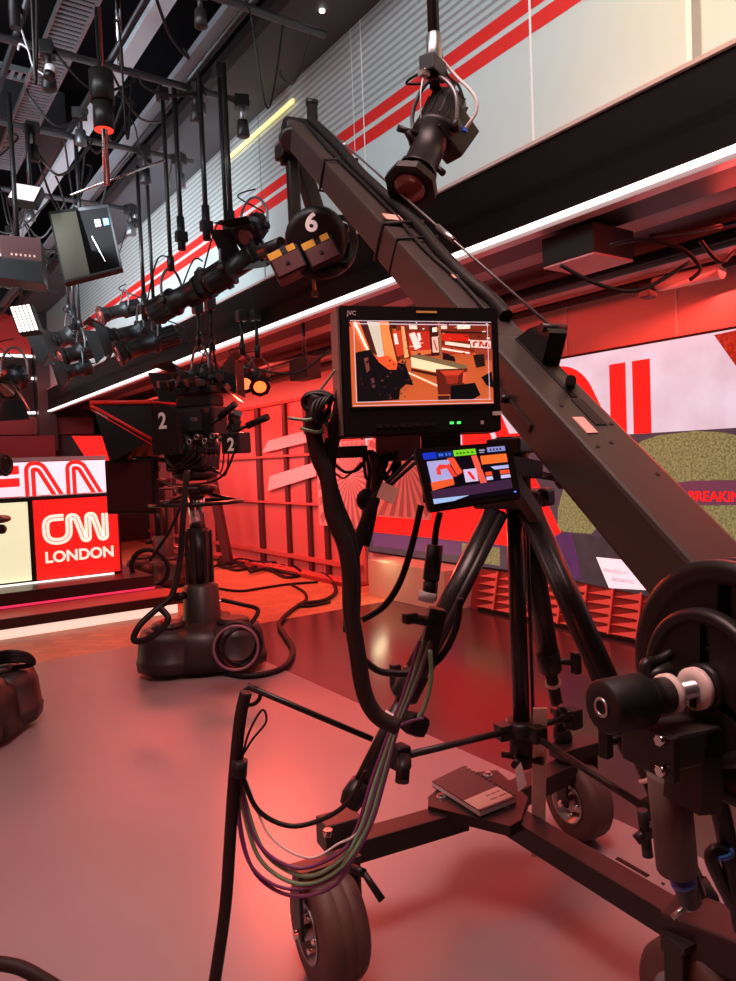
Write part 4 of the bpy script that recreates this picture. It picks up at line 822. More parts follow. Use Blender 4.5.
# ------------------------------------------------------------------ cables around the tripod
def cab(name, pts, r, m, lab, cat='cable', grp=None, d=None):
    q = [P(*(p_ if len(p_) == 3 else (*p_, d))) for p_ in pts]; b = MB(); b.tube(q, r, m, 8, res=6); return tag(b.build(name), lab, cat, grp)
SLV = mat('cable_sleeve', (0.016, 0.009, 0.008), 0.6, spec=0.3, var=.2, bump=.2, scale=80)
cab('cable_sleeve', [(316, 396), (313, 425), (318, 455), (328, 480), (333, 515), (345, 545), (350, 575), (351, 610), (357, 650), (364, 692), (377, 716), (398, 727)], 0.0205, SLV, 'thick black cable sleeve hanging from the left of the monitor, leftmost strand', 'cable sleeve', None, 1.72)
cab('cable_sleeve', [(345, 378), (340, 410), (331, 445), (328, 475), (336, 505), (348, 535), (352, 560), (353, 600), (350, 632)], 0.0195, SLV, 'black cable sleeve strand close under the monitor corner', 'cable sleeve', None, 1.75)
cab('cable_sleeve', [(378, 455), (376, 490), (368, 515), (357, 545), (352, 568), (355, 600), (352, 625), (360, 670)], 0.015, SLV, 'black cable sleeve strand rising right to the grey box', 'cable sleeve', None, 1.78)
cab('monitor_lead', [(310, 400), (303, 404), (306, 395), (322, 392), (336, 398)], 0.005, CABLE, 'coiled black leads beside the left edge of the large monitor', 'cable', 'leads left of the monitor', 1.72)
for k_ in range(4):
    b = MB(); c = P(321 + 2 * k_, 411 - k_ * 2, 1.70); b.ring(c, (0.2 + .2 * k_, -1, 0.3 - .3 * k_), .035 - .003 * k_, .004, CABLE, 24, 6, .7); tag(b.build('monitor_lead'), 'coiled black leads beside the left edge of the large monitor', 'cable', 'leads left of the monitor')
cab('monitor_lead', [(336, 399), (318, 394), (304, 398), (305, 408), (318, 412)], 0.006, CABLE, 'coiled black leads beside the left edge of the large monitor', 'cable', 'leads left of the monitor', 1.71)
cab('green_lead', [(288, 418), (305, 420), (318, 418), (325, 425), (318, 432), (300, 428)], 0.004, GRN, 'green lead poking out left of the large monitor', 'cable', None, 1.70)
cab('green_lead', [(335, 370), (322, 388), (308, 405)], 0.003, GRN, 'thin green lead slanting from behind the monitor top left', 'cable', None, 1.74)
cab('pink_lead', [(323, 420), (325, 428), (327, 438)], 0.004, mat('cable_pink', (.7, .08, .14), .4), 'short pink lead below the coiled leads', 'cable', None, 1.70)
b = MB(); b.box(P(316, 427, 1.74), (.06, .03, .035), DSTEEL, Matrix.Rotation(-.6, 3, 'Z'), bev=.003); tag(b.build('connector_block'), 'grey connector block left of the large monitor', 'connector')
cab('red_lead', [(332, 470), (342, 478), (350, 474), (362, 462)], 0.0028, mat('cable_red', (.5, .02, .02), .4), 'thin red lead sagging below the large monitor', 'cable', None, 1.8)
cab('monitor_lead', [(333, 462), (345, 472), (360, 468), (368, 452)], 0.004, CABLE, 'black lead sagging under the large monitor above the sunburst', 'cable', None, 1.8)
for k_ in range(4): cab('monitor_lead', [(363 + k_ * 3, 450), (366 + k_ * 5, 478 - k_), (372 + k_ * 6, 470), (374 + k_ * 8, 452)], 0.004, CABLE, 'black leads looping under the grey box', 'cable', 'loops under the grey box', 1.80)
for k_ in range(3): b = MB(); b.ring(P(388 + k_ * 2, 467, 1.78), rt + bk * (.6 + .4 * k_), .035 - .004 * k_, .0045, CABLE, 24, 6, .8); tag(b.build('monitor_lead'), 'small hanging coils of black lead below the grey box', 'cable', 'small coils under the grey box')
cab('loom', [(377, 452), (374, 480), (368, 520), (362, 545)], 0.02, CABLE, 'thick black loom dropping from below the grey box', 'cable', None, 1.86)
cab('monitor_lead', [(415, 455), (395, 475), (380, 490), (372, 498)], 0.005, CABLE, 'upper of two straight leads left of the small monitor', 'cable', None, 1.75)
cab('monitor_lead', [(416, 462), (398, 478), (384, 492)], 0.005, CABLE, 'lower of two straight leads left of the small monitor', 'cable', None, 1.75)
b = MB(); b.box(P(388, 493, 1.74), (.045, .004, .04), mat('luggage_tag', (.5, .25, .2), .6), Matrix.Rotation(.5, 3, 'Y') @ Matrix.Rotation(-.5, 3, 'Z')); tag(b.build('cable_tag'), 'pinkish paper tag on leads between the two sunburst panels', 'tag')
b = MB(); b.ball(P(368, 500, 1.8), .03, BLK2); tag(b.build('cable_clamp'), 'round black clamp where leads meet left of the tripod', 'clamp')
cab('loop_cable', [(421, 505), (412, 545), (400, 582), (384, 606), (362, 620)], 0.0085, CABLE, 'black cable curving from the small monitor down to the sleeve', 'cable', None, 1.85)
cab('loop_cable', [(364, 660), (382, 672), (415, 672), (440, 658), (456, 628), (460, 598)], 0.010, CABLE, 'black cable looping low behind the left tripod leg', 'cable', None, 2.0)
cab('loop_cable', [(440, 512), (436, 530), (433, 560), (428, 590)], 0.009, CABLE, 'straight black cable with plug beside the left tripod leg', 'cable', None, 1.95)
b = MB(); b.cyl(P(435, 545, 1.93), P(431, 580, 1.93), .022, BLK2); b.cyl(P(431, 580, 1.93), P(429, 600, 1.93), .02, BLK); tag(b.build('multipin_plug'), 'black multipin plug with a pale band beside the left leg', 'plug')
b = MB(); b.lathe(P(428, 592, 1.92), P(426, 602, 1.92), [(0, .023), (.025, .023)], WHT); tag(b.build('band'), 'pale band around the black plug', 'band')
b = MB(); b.box(P(410, 618, 1.95), (.04, .03, .03), BLK, bev=.008); b.cyl(P(410, 618, 1.95), P(432, 622, 1.98), .014, BLK); b.beam(P(438, 608, 2.0), P(425, 668, 2.0), .05, .05, BLK, upv=bk, bev=.01); tag(b.build('leg_bracket'), 'black clamp bracket on the left tripod leg', 'clamp')
for i, (c, off) in enumerate(((GRN, 0), (PUR, 3), (GRN, 6), (PUR, -3), (WHT, 8), (PUR, 10))):
    jx = off; lowy = (888, 900, 880, 893, 862, 872)[i]; sw = (0, -6, 4, -10, 8, -2)[i]
    pts = [(430 - off, 640, 1.98), (412 - off * .7, 690, 1.95), (396 - off * .6, 730, 1.93), (382 - off, 780, 1.9), (366 - off, 830, 1.86), (338, lowy - 18, 1.82), (300 + sw, lowy - 4, 1.82), (262 + sw, lowy - 26, 1.84), (244 + sw * .6, lowy - 75, 1.86), (238 + off * .3, 760, 1.88), (240 + off * .4, 700, 1.9)]
    q = [P(*p_) for p_ in pts]; b = MB(); b.tube(q, (.0055, .0048, .0055, .0042, .0032, .005)[i], c, 8, res=7)
    nm, lb = {GRN: ('green_cable', 'green cables hanging in a loop from tripod to bar'), PUR: ('purple_cable', 'purple cables hanging in a loop from tripod to bar'), WHT: ('white_cable', 'thin white cable within the hanging coloured loop')}[c]
    tag(b.build(nm), lb, 'cable', None if c == WHT else lb)
b = MB(); b.box(P(415, 724, 1.92), (.07, .05, .06), BLK2, Matrix.Rotation(.5, 3, 'Y'), bev=.02); tag(b.build('cable_pouch'), 'black fabric wrap tying the cables on the left tripod leg', 'cable wrap')
cab('purple_cable', [(396, 728), (408, 722), (424, 718)], 0.004, PUR, 'short purple cable end over the black wrap', 'cable', None, 1.88)
cab('green_cable', [(430, 650), (431, 680), (424, 708), (418, 718)], 0.006, GRN, 'pale green cable beside the leg bracket', 'cable', None, 1.9)
cab('loop_cable', [(242, 775), (258, 810), (290, 826), (325, 818), (350, 800), (366, 770)], 0.0065, CABLE, 'black cable sagging between the bar and left leg', 'cable', None, 1.85)
cab('loop_cable', [(240, 760), (252, 740), (266, 722), (262, 710), (248, 735), (240, 770)], 0.003, CABLE, 'thin black wire loop beside the hook', 'cable', None, 1.86)
cab('main_hose', [(246, 692), (240, 720), (234, 780), (230, 840), (226, 900), (218, 960), (205, 1040)], 0.0165, SLV, 'heavy black hose hanging from the hook to the floor', 'hose', None, 1.86)
b = MB(); b.cyl(P(240, 760, 1.85), P(239, 776, 1.85), .02, BLK2); tag(b.build('tape_band'), 'black tape band around the coloured cables', 'tape')
cab('corner_hose', [(-20, 962), (10, 965), (30, 972), (60, 990)], 0.02, SLV, 'black hose on the floor in the bottom left corner', 'hose', None, 2.1)

# notebook on the plate
nb = thing('notebook', 'dark spiral notebook with pale label lying on the dolly plate', 'notebook', tuple(G(474, 790, 0.335)))
z0 = ZP + 0.002; cs = [G(432, 781, z0 + .022), G(463, 766, z0 + .022), G(516, 797, z0 + .022), G(480, 811, z0 + .022)]
b = MB(); b.prism([c - V((0, 0, .004)) for c in cs], (0, 0, -0.014), PAPER); b.build('pages', nb)
b = MB(); b.prism(cs, (0, 0, -0.003), mat('cover_dark', (0.05, 0.035, 0.035), .5)); b.prism([c - V((0, 0, .018)) for c in cs], (0, 0, -0.003), BLK); b.build('cover', nb)
def nbp(u, v): return (cs[0] * (1 - u) + cs[1] * u) * (1 - v) + (cs[3] * (1 - u) + cs[2] * u) * v
b = MB(); b.poly([nbp(u, v) + V((0, 0, .001)) for u, v in ((0.0, .68), (.98, .68), (.98, .97), (0.0, .97))], mat('kraft_label', (.55, .42, .36), .6)); up_n = (nbp(0, .5) - nbp(0, .9)).normalized()
for u0, u1, v0 in ((.50, .62, .76), (.65, .78, .76), (.80, .9, .76), (.48, .66, .86), (.70, .92, .86)): b.poly([nbp(u, v) + V((0, 0, .0013)) for u, v in ((u0, v0), (u1, v0), (u1, v0 + .03), (u0, v0 + .03))], mat('ink_grey', (.2, .12, .11), .6))
b.build('label', nb)
b = MB()
for i in range(12): b.ring(nbp(1.0, .04 + .92 * i / 11) - V((0, 0, .006)), nbp(0, 1) - nbp(0, 0), .009, .0015, BLK2, 12, 5)
b.build('spiral', nb)
b = MB(); a = P(541, 705, 2.38); e = P(549, 860, 2.42); b.beam(P(540, 708, 2.36), P(538, 856, 2.42), .045, .008, mat('pale_slat', (.62, .45, .38), .5), upv=bk); tag(b.build('pale_slat'), 'pale wooden slat standing between the centre post and rear wheel', 'slat')
b = MB(); b.prism([P(515, 770, 2.25), P(521, 762, 2.25), P(527, 785, 2.25), P(518, 792, 2.25)], bk * -.002, PAPER); tag(b.build('paper_tag'), 'small white paper tag hanging beside the notebook', 'tag')

# ------------------------------------------------------------------ cables on pedestals and floor
def fcab(name, pts, r, m, lab, grp=None, z=None):
    q = [pl(x, y, 2, (z if z is not None else r)) for x, y in pts]; b = MB(); b.tube(q, r, m, 8, res=6); return tag(b.build(name), lab, 'cable', grp)
fcab('floor_cable', [(222, 672), (250, 676), (282, 668), (293, 650), (285, 635), (280, 622), (300, 605), (325, 600), (336, 590), (325, 575), (300, 566), (280, 560)], .022, CABLE, 'thick black cable winding over the floor from the near pedestal')
fcab('floor_cable', [(216, 588), (240, 591), (262, 588), (290, 584), (318, 582)], .016, CABLE, 'straight black cable on the wood floor behind the pedestal')
fcab('floor_cable', [(290, 584), (304, 592), (306, 600), (298, 605), (310, 606), (330, 602)], .016, CABLE, 'short looped black cable on the wood floor')
for k_ in range(7):
    random.seed(20 + k_); pts = [(215 + 14 * i + random.uniform(-6, 6), 557 + i * (1.0 + .5 * k_ * .3) + random.uniform(-4, 4) + k_ * 1.2) for i in range(7)]
    fcab('floor_cable', pts, .02, CABLE, 'tangled black cables heaped on the wood floor', 'heaped cables', .02 + .012 * (k_ % 3))
def pcab(pts, r, m, lab, grp=None, name='pedestal_cable'):
    b = MB(); b.tube([P(*p_) for p_ in pts], r, m, 8, res=7); return tag(b.build(name), lab, 'cable', grp)
pcab([(187, 470, 5.0), (183, 520, 4.95), (180, 560, 4.95), (172, 595, 4.9), (158, 608, 4.85), (140, 625, 4.75), (134, 640, 4.72), (150, 638, 4.7), (168, 620, 4.72), (160, 608, 4.75)], .022, CABLE, 'thick black cable looping down the left of the near pedestal')
pcab([(183, 500, 5.0), (170, 530, 5.0), (150, 560, 5.1)], .012, CABLE, 'thin slack cable left of the chrome column')
for k_ in range(4):
    b = MB(); b.ring(P(237 + k_ % 2 * 3, 646 - k_ % 3 * 2, 4.70), bk + rt * (.3 * k_ - .3), .15 - .012 * k_, .012, CABLE, 28, 6, 1.0); tag(b.build('cable_coil'), 'black cable coils hung on the near pedestal base', 'cable', 'coils on the near pedestal')
b = MB(); b.ring(P(236, 648, 4.62), bk + rt * .2, .14, .009, mat('cable_mauve', (.22, .1, .15), .45), 28, 6); tag(b.build('cable_coil'), 'mauve cable coil hung in front on the near pedestal base', 'cable')
pcab([(222, 600, 4.9), (240, 604, 4.85), (258, 610, 4.9), (250, 625, 4.8)], .015, CABLE, 'black cable lying over the right side of the near base')
b = MB(); b.ring(P(150, 568, 8.3), bk, .2, .03, CABLE, 24, 6, 1.1); tag(b.build('cable_coil'), 'cable coil hung on the far pedestal', 'cable')
b = MB(); b.ring(P(0, 708, 4.2), bk, .06, .008, STEEL, 24, 6, 1.1); tag(b.build('cable_coil'), 'pale lead loop on the pedestal base at left edge', 'cable')
for k_ in range(4): pcab([(-10, 655 + 3 * k_, 4.3), (10, 652 + 3 * k_, 4.25), (28, 655 + 2 * k_, 4.3), (33, 664, 4.35), (12, 668, 4.3)], .014, CABLE, 'black leads piled on the base at the left edge', 'leads on the left base')

# ------------------------------------------------------------------ ceiling grid
PIPE = mat('grid_pipe', (0.05, 0.048, 0.05), 0.35, 0.6); ZG = 4.4
grid = thing('lighting_grid', 'grid of dark ceiling pipes carrying the studio lamps', 'lighting grid', (0.5, 6, ZG))
for yy, x1 in ((4.26, 2.73), (5.38, 2.7), (6.66, 2.72), (8.2, 2.7), (10.2, 2.7), (12.4, 2.7)): MB().cyl((-3.9, yy, ZG), (x1, yy, ZG), .026, DSTEEL).build('cross_pipe', grid)
for xx in (0.55, 1.0, 1.62, 2.2): MB().cyl((xx, 3.0, ZG + .06), (xx, 15.4, ZG + .06), .024, PIPE).build('long_pipe', grid)
for xx, zz, wd, m_ in ((2.0, 4.95, .13, mat('galvanised', (.62, .68, .72), .45, .2)), (2.33, 4.75, .12, mat('grey_beam', (.2, .2, .22), .5)), (0.35, 5.2, .2, GREY)):
    tag(MB().box((xx, 9, zz), (wd, 13, .06), m_).build('ceiling_channel'), {2.0: 'bright galvanised channel under the black ceiling', 2.33: 'grey channel closest to the soffit edge', .35: 'dark channel high at the far left of the ceiling'}[xx], 'channel')
def tray(x0, y0, x1, y1, wd, z, lab):
    t = thing('cable_tray', lab, 'cable tray', ((x0 + x1) / 2, (y0 + y1) / 2, z)); b = MB(); a = V((x0, y0, z)); e = V((x1, y1, z)); d = (e - a).normalized(); s_ = d.cross(V((0, 0, 1)))
    for k_ in (-1, 1): b.beam(a + s_ * k_ * wd / 2, e + s_ * k_ * wd / 2, .012, .05, STEEL)
    b.build('side_rail', t); b = MB(); L = (e - a).length; n = int(L / .06)
    for i in range(n): c = a + d * (i + .5) * .06; b.beam(c - s_ * wd / 2, c + s_ * wd / 2, .03, .01, mat('tray_metal', (.3, .3, .32), .45, .5))
    o = b.build('rungs', t); o['kind'] = 'stuff'
tray(1.46, 3.6, 1.46, 9.0, .24, 4.9, 'slotted metal cable tray running away under the ceiling'); tray(-1.5, 6.9, 1.45, 6.9, .16, 4.95, 'narrow slotted cable tray crossing at the upper left'); tray(0.9, 8, 0.9, 13, .3, 4.8, 'distant slotted tray at the left of the ceiling')
for i, (c, s_) in enumerate((((0.6, 5.2, 5.3), (1.6, .5, .3)), ((1.2, 8.4, 5.2), (1.4, .9, .4)), ((0.2, 11, 5.0), (2, .8, .5)))):
    tag(MB().box(c, s_, mat('duct_dark', (.014, .011, .013), .6), bev=.01).build('duct'), 'dark ventilation duct under the black ceiling, the %s of three' % ('nearest', 'middle', 'farthest')[i], 'duct', None)
for i, q in enumerate(((252, 34), (322, 10))): c = pl(*q, 2, 4.615); tag(MB().cyl(c, c + V((0, 0, -.012)), .02, mat('downlight', (1, .95, .9), emit=3)).build('downlight'), 'tiny lit downlight in the grey soffit, %s' % ('left one' if i == 0 else 'right one'), 'downlight')

def spot(rear, front, r, lab, grp=None, pole=True, ring=LENS, barn=False, m=None, yoke=True, z_top=None, name='profile_spotlight', lensr=.8):
    m = m or BLK; rear = V(rear); front = V(front); d = (front - rear); L = d.length; d.normalize(); c = rear + d * L * .38
    t = thing(name, lab, 'spotlight', tuple(c), 0, grp)
    b = MB(); b.lathe(rear, front, [(0, r * .55), (.012, r * .95), (L * .08, r), (L * .36, r), (L * .38, r * 1.12), (L * .42, r * 1.12), (L * .44, r * .82), (L * .8, r * .82), (L * .81, r * .95), (L * .84, r * .95), (L * .86, r * 1.0)], m, 24); bd = b.build('body', t)
    x = d.cross(V((0, 0, 1))).normalized(); u = x.cross(d)
    b = MB()
    for i in range(14):
        an = i * 2 * math.pi / 14; o = (x * math.cos(an) + u * math.sin(an)) * r; b.beam(rear + d * .02 + o, rear + d * L * .34 + o, .005, .012, m, upv=o)
    b.build('cooling_fins', bd)
    b = MB(); b.lathe(front - d * L * .14, front, [(0, r * .9), (L * .06, r * 1.05), (L * .08, r * 1.28), (L * .14, r * 1.28), (L * .14, r * .9)], m, 8, False, False); b.build('front_frame', t)
    b = MB(); b.lathe(front, front + d, [(0, r * lensr), (.004, r * lensr * .9), (.008, r * lensr * .4)], ring, 24); b.build('lens', t)
    if barn:
        b = MB()
        for o, s_ in ((u, x), (-u, x), (x, u), (-x, u)):
            p0 = front + o * r * 1.1; p1 = front + d * r * 1.3 + o * r * 2.2; b.prism([p0 - s_ * r, p0 + s_ * r, p1 + s_ * r * 1.7, p1 - s_ * r * 1.7], o * .004, BLK)
        b.build('barn_doors', t)
    if yoke:
        up_ = V((0, 0, 1)); top = c + up_ * r * 2.5; b = MB()
        b.tube([c + x * r * 1.25, c + x * r * 1.28 + up_ * r * 1.4, top + x * r * .5, top - x * r * .5, c - x * r * 1.28 + up_ * r * 1.4, c - x * r * 1.25], r * .11, DSTEEL if m != BLK2 else BLK, 6); b.build('yoke', t)
        for s_ in (-1, 1): MB().lathe(c + x * s_ * r * 1.1, c + x * s_ * r * 1.5, [(0, r * .3), (r * .3, r * .3), (r * .35, r * .15)], BLK).build('yoke_knob', t)
        if pole:
            zt = z_top or ZG
            if zt > top.z + .1:
                b = MB(); b.cyl(top, V((top.x, top.y, zt)), .016, BLK); b.lathe(top, top + V((0, 0, 1)), [(0, .028), (.1, .028), (.12, .018)], MBLK); b.box(V((top.x, top.y, zt - .02)), (.08, .08, .1), GREY, bev=.01)
                o = b.build('drop_pole'); tag(o, 'black drop pole carrying the ' + ' '.join(lab.replace('black ', '').split()[:11]), 'pole', 'drop poles from the grid')
    b = MB(); q = c - x * r * 1.0; b.tube([rear + u * r * .3, rear - d * .06 + V((0, 0, .05)), c + V((0, 0, r * 3)) + x * r * 1.6, c + V((.02, 0, r * 3.4))], .006, CABLE, 6); b.build('power_lead', t)
    return t
# foreground spotlight
f1 = spot(P(449, 103, 3.12), P(410, 188, 2.90), .085, 'black profile spotlight with red lens hanging alone at top centre', None, False)
for (x, y), (x2, y2) in (((415, 148), (407, 131)), ((434, 165), (443, 173)), ((420, 135), (398, 128))):
    MB().cyl(P(x, y, 2.98), P(x2, y2, 2.94), .010, BLK, .014).build('shutter_handle', f1)
b = MB(); c = P(452, 133, 3.05); b.box(c, (.16, .1, .17), BLK, Matrix.Rotation(.7, 3, 'Y'), bev=.01); b.build('lamp_housing', f1)
b = MB(); b.box(P(464, 130, 3.02), (.025, .02, .015), mat('blue_plug', (.02, .15, .8), .4)); b.build('blue_plug', f1)
b = MB(); b.tube([P(464, 130, 3.02), P(476, 112, 3.0), P(474, 95, 3.0), P(455, 75, 3.05), P(442, 60, 3.05)], .007, WHT); tag(b.build('lamp_lead'), 'pale lead curving up beside the lone profile spotlight', 'cable')
b = MB(); b.tube([P(437, -10, 3.05), P(439, 40, 3.05), P(446, 72, 3.05), P(458, 85, 3.05), P(463, 98, 3.05)], .006, CABLE); tag(b.build('lamp_lead'), 'black lead beside the pole of the lone profile spotlight', 'cable')
top = P(435, 88, 3.05)
b = MB(); b.cyl(top, V((top.x, top.y, 4.6)), .022, BLK); b.lathe(P(434, 45, 3.05) - V((0, 0, .1)), V((top.x, top.y, 9)), [(0, .022), (.01, .032), (.14, .032), (.15, .022)], STEEL); b.box(P(433, 68, 3.02), (.12, .07, .07), BLK, Matrix.Rotation(.4, 3, 'Z'), bev=.008); b.box(P(424, 74, 2.98), (.04, .03, .02), STEEL); tag(b.build('drop_pole'), 'black pole with steel sleeve above the lone top centre spotlight', 'pole')
b = MB(); b.tube([P(427, 60, 2.98), P(421, 90, 2.97), P(421, 120, 2.97)], .003, STEEL); tag(b.build('safety_wire'), 'thin steel safety wire on the lone profile spotlight', 'wire')
REDM = mat('body_red_sheen', (.05, .012, .012), .35)
cl = [ # rear px, front px, depth rear, depth front, radius, barn, label
 ((208, 284), (262, 250), 4.7, 4.6, .085, 0, 'black profile spotlight pointing right, uppermost of the middle row'),
 ((152, 314), (208, 283), 5.0, 4.8, .085, 0, 'black profile spotlight end to end with the uppermost one'),
 ((186, 300), (228, 278), 4.9, 4.8, .06, 0, 'slim dark fixture slung below the upper middle row'),
 ((178, 334), (117, 354), 5.4, 5.2, .075, 0, 'black profile spotlight pointing left above the bulkhead strip'),
 ((160, 327), (108, 340), 5.7, 5.5, .08, 1, 'black barn door lamp facing left beside the spotlights'),
 ((140, 306), (100, 316), 5.9, 5.7, .06, 0, 'small grey spotlight at the left of the middle row'),
 ((94, 348), (60, 358), 7.0, 6.8, .085, 0, 'spotlight with pinkish lens in the left cluster, lowest'),
 ((82, 332), (50, 342), 7.2, 7.0, .09, 1, 'barn door spotlight in the left cluster, uppermost'),
 ((92, 366), (66, 372), 6.9, 6.8, .07, 1, 'barn door lamp hanging lowest left over the bulkhead'),
 ((260, 222), (246, 238), 4.5, 4.35, .07, 1, 'barn door lamp beside the hanging camera head'),
 ((20, 372), (6, 390), 7.5, 7.3, .12, 1, 'dark lamp hanging at the left edge below the panel light')]
for i, (r0, f0, dr, df, rr, bn, lab) in enumerate(cl):
    sc_ = (1.15, 1.15, 1.15, 1.28, 1.28, 1.28, 1.2, 1.2, 1.2, 1.2, 1.0)[i]; dr *= sc_; df *= sc_; rr *= sc_
    spot(P(*r0, dr), P(*f0, df), rr, lab, None, i in (0, 1, 3, 6, 7), LENS, bool(bn), GREY if i in (5, 7) else BLK)
# lamps below the bulkhead
WR = mat('wash_lens_red', (1, .10, .02), emit=3.4)
for (x, y, d_, lab, rg) in ((245, 384, 6.4, 'red lit wash lamp under the soffit, dimmer left one', mat('wash_lens_dim', (1, .22, .08), emit=1.6)), (260, 387, 6.4, 'red lit wash lamp under the soffit, brighter right one', WR)):
    spot(P(x - 2, y - 12, d_ + .2), P(x, y, d_), .075, lab, None, True, rg, False, BLK, True, 2.86, 'wash_light', .75)
spot(P(212, 372, 6.2), P(182, 384, 6.0), .10, 'dark barn door lamp under the soffit above the near camera', None, True, LENS, True, BLK, True, 2.86, 'barn_door_lamp')
spot(P(206, 379, 6.0), P(226, 378, 6.0), .09, 'dark square hooded lamp under the soffit right of the camera top', None, True, LENS, True, BLK2, True, 2.86, 'barn_door_lamp')
t = thing('speaker', 'flat black speaker box under the soffit left of the monitor', 'speaker', tuple(P(305, 369, 6.2)))
c = P(305, 369, 6.2); MB().box(c, (.14, .3, .18), BLK2, bev=.006).build('cabinet', t); MB().cyl(c, V((c.x, c.y, 2.86)), .015, BLK).build('hanger', t)
o = MB().box((3.035, (pl(222, 160, 0, 3.03).y + pl(293, 104, 0, 3.03).y) / 2, pl(256, 133, 0, 3.03).z), (.02, abs(pl(222, 160, 0, 3.03).y - pl(293, 104, 0, 3.03).y), .03), mat('reflection_yellow', (1, .85, .35), emit=.95)).build('strip_light'); tag(o, 'yellow painted tube reflection on the striped upper wall left of the crane tip', 'strip light')  # emissive band added as the reflection of a yellow tube
pj = thing('ceiling_unit', 'black box with pale underside hanging under the soffit at right', 'projector', tuple(P(582, 262, 3.4)))
c = pl(588, 268, 2, 2.5)
MB().box((c.x, c.y, 2.60), (.34, .34, .15), BLK2, bev=.004).build('casing', pj); MB().box((c.x, c.y, 2.52), (.33, .33, .012), mat('pale_pink', (.7, .3, .3), .5)).build('underside', pj); MB().cyl((c.x + .15, c.y, 2.69), (c.x + .15, c.y, 2.86), .02, BLK).build('hanger', pj)
for xx, zz, m_, lab in ((3.9, 2.64, BLK2, 'black rail under the soffit nearest the bulkhead'), (4.1, 2.66, DSTEEL, 'pinkish metal rail under the soffit, middle one'), (4.62, 2.68, BLK2, 'thick black rail under the soffit closest to the screen wall')):
    tag(MB().cyl((xx, 1.0, zz), (xx, 14, zz), .03, m_).build('soffit_rail'), lab, 'rail')
a = P(652, 291, 3.3)
tb = MB(); tb.cyl(pl(655, 285, 0, 4.6), pl(722, 271, 0, 4.6), .05, mat('tube_pale', (.7, .5, .47), .4)); tag(tb.build('tube_fixture'), 'pale tube fixture mounted above the big screen at right', 'tube light')
tag(MB().box(pl(648, 291, 0, 4.55), (.1, .08, .1), BLK, bev=.01).build('bracket'), 'black bracket at the left end of the pale tube', 'bracket')
tag(MB().cyl(pl(505, 352, 0, 4.6), pl(545, 328, 0, 4.6), .05, mat('tube_pale', (0, 0, 0))).build('tube_fixture'), 'pale tube fixture half hidden by the crane arm', 'tube light')
for k_, pts in enumerate((((610, 245), (640, 240), (680, 248), (700, 268), (690, 280)), ((560, 265), (600, 285), (640, 290), (690, 262)), ((700, 240), (720, 262), (736, 250), (750, 262)), ((650, 236), (700, 230), (736, 222), (760, 215)), ((330, 350), (300, 372), (270, 372), (245, 365)))):
    b = MB(); b.tube([P(x, y, (3.6 if k_ < 4 else 5.6)) for x, y in pts], .01, CABLE, 6); tag(b.build('soffit_cable'), 'black cables strung along the rails under the soffit', 'cable', 'cables under the soffit')

# fixtures at upper left
def panel_thing(name, lab, cat, quad, th, m, face, fl_=None):
    pn = Panel(*quad); t = thing(name, lab, cat, tuple(pn.S(.5, .5))); b = MB(); pn.slab(b, 0, 0, 1, 1, m, -th, 0, .004); b.build('casing', t)
    b = MB(); face(pn, b); b.build('face', t)
    b = MB(); c = pn.S(.5, 0, -th / 2); b.cyl(c, V((c.x, c.y, 4.4)), .018, BLK); tag(b.build('drop_pole'), 'black drop pole holding the ' + ' '.join(lab.split()[:11]), 'pole', 'drop poles from the grid'); return pn, t
def f_led(pn, b):
    pn.quad(b, .03, .03, .97, .97, BLK2, .001)
    for i in range(5): pn.quad(b, .05 + i * .19, .05, .19 + i * .19, .95, mat('led_tube', (1, .93, .78), emit=2.0), .003)
panel_thing('led_panel', 'lit panel lamp of white tubes at the left edge', 'panel light', ((9, 306, 7.0), (30, 303, 6.9), (40, 331, 6.7), (19, 334, 6.8)), .06, BLK, f_led)
panel_thing('led_panel', 'small pale rectangular panel lamp high at the upper left', 'panel light', ((14, 182, 6.0), (43, 187, 6.0), (35, 203, 5.9), (6, 198, 5.9)), .08, BLK, lambda pn, b: pn.quad(b, .06, .06, .94, .94, mat('panel_glow', srgb(215, 190, 195), emit=.8), .002))
def f_flag(pn, b):
    OL = mat('flag_olive', (.14, .12, .08), .6); pn.slab(b, .03, .05, .45, .97, OL, 0, .004); pn.quad(b, .45, .05, .97, .97, mat('flag_black', (.006, .005, .005), .9, spec=.05), .002)
pn, t = panel_thing('soft_light', 'large black soft light with olive diffuser hanging at left', 'soft light', ((48, 211, 6.2), (108, 204, 6.3), (122, 268, 6.3), (64, 283, 6.2)), .12, BLK, f_flag)
for u, m_ in ((.72, mat('clip_pink', (.75, .42, .38), .5)), (.86, BLUE)): b = MB(); pn.slab(b, u, .22, u + .09, .32, m_, .002, .012); b.build('coloured_clip', t)
b = MB(); b.beam(pn.S(.62, .45, .004), pn.S(.75, .85, .004), .004, .004, CHR); b.build('cord', t)
def f_btn(pn, b):
    pn.quad(b, .0, .0, 1, .52, mat('fixture_maroon', (.07, .014, .014), .4), .002); pn.quad(b, 0, .55, 1, .97, BLK2, .002)
    for i in range(6): pn.quad(b, .42 + i * .085, .40, .455 + i * .085, .45, TAPE, .004)
    pn.quad(b, .05, .32, .22, .40, TAPE, .004); pn.quad(b, .1, .44, .24, .50, mat('light_pink', (1, .75, .72), .5), .004)
panel_thing('dimmer_unit', 'maroon lit box fixture with buttons at the left edge', 'control box', ((-12, 234, 5.4), (40, 238, 5.5), (44, 283, 5.5), (-12, 276, 5.4)), .25, BLK, f_btn)
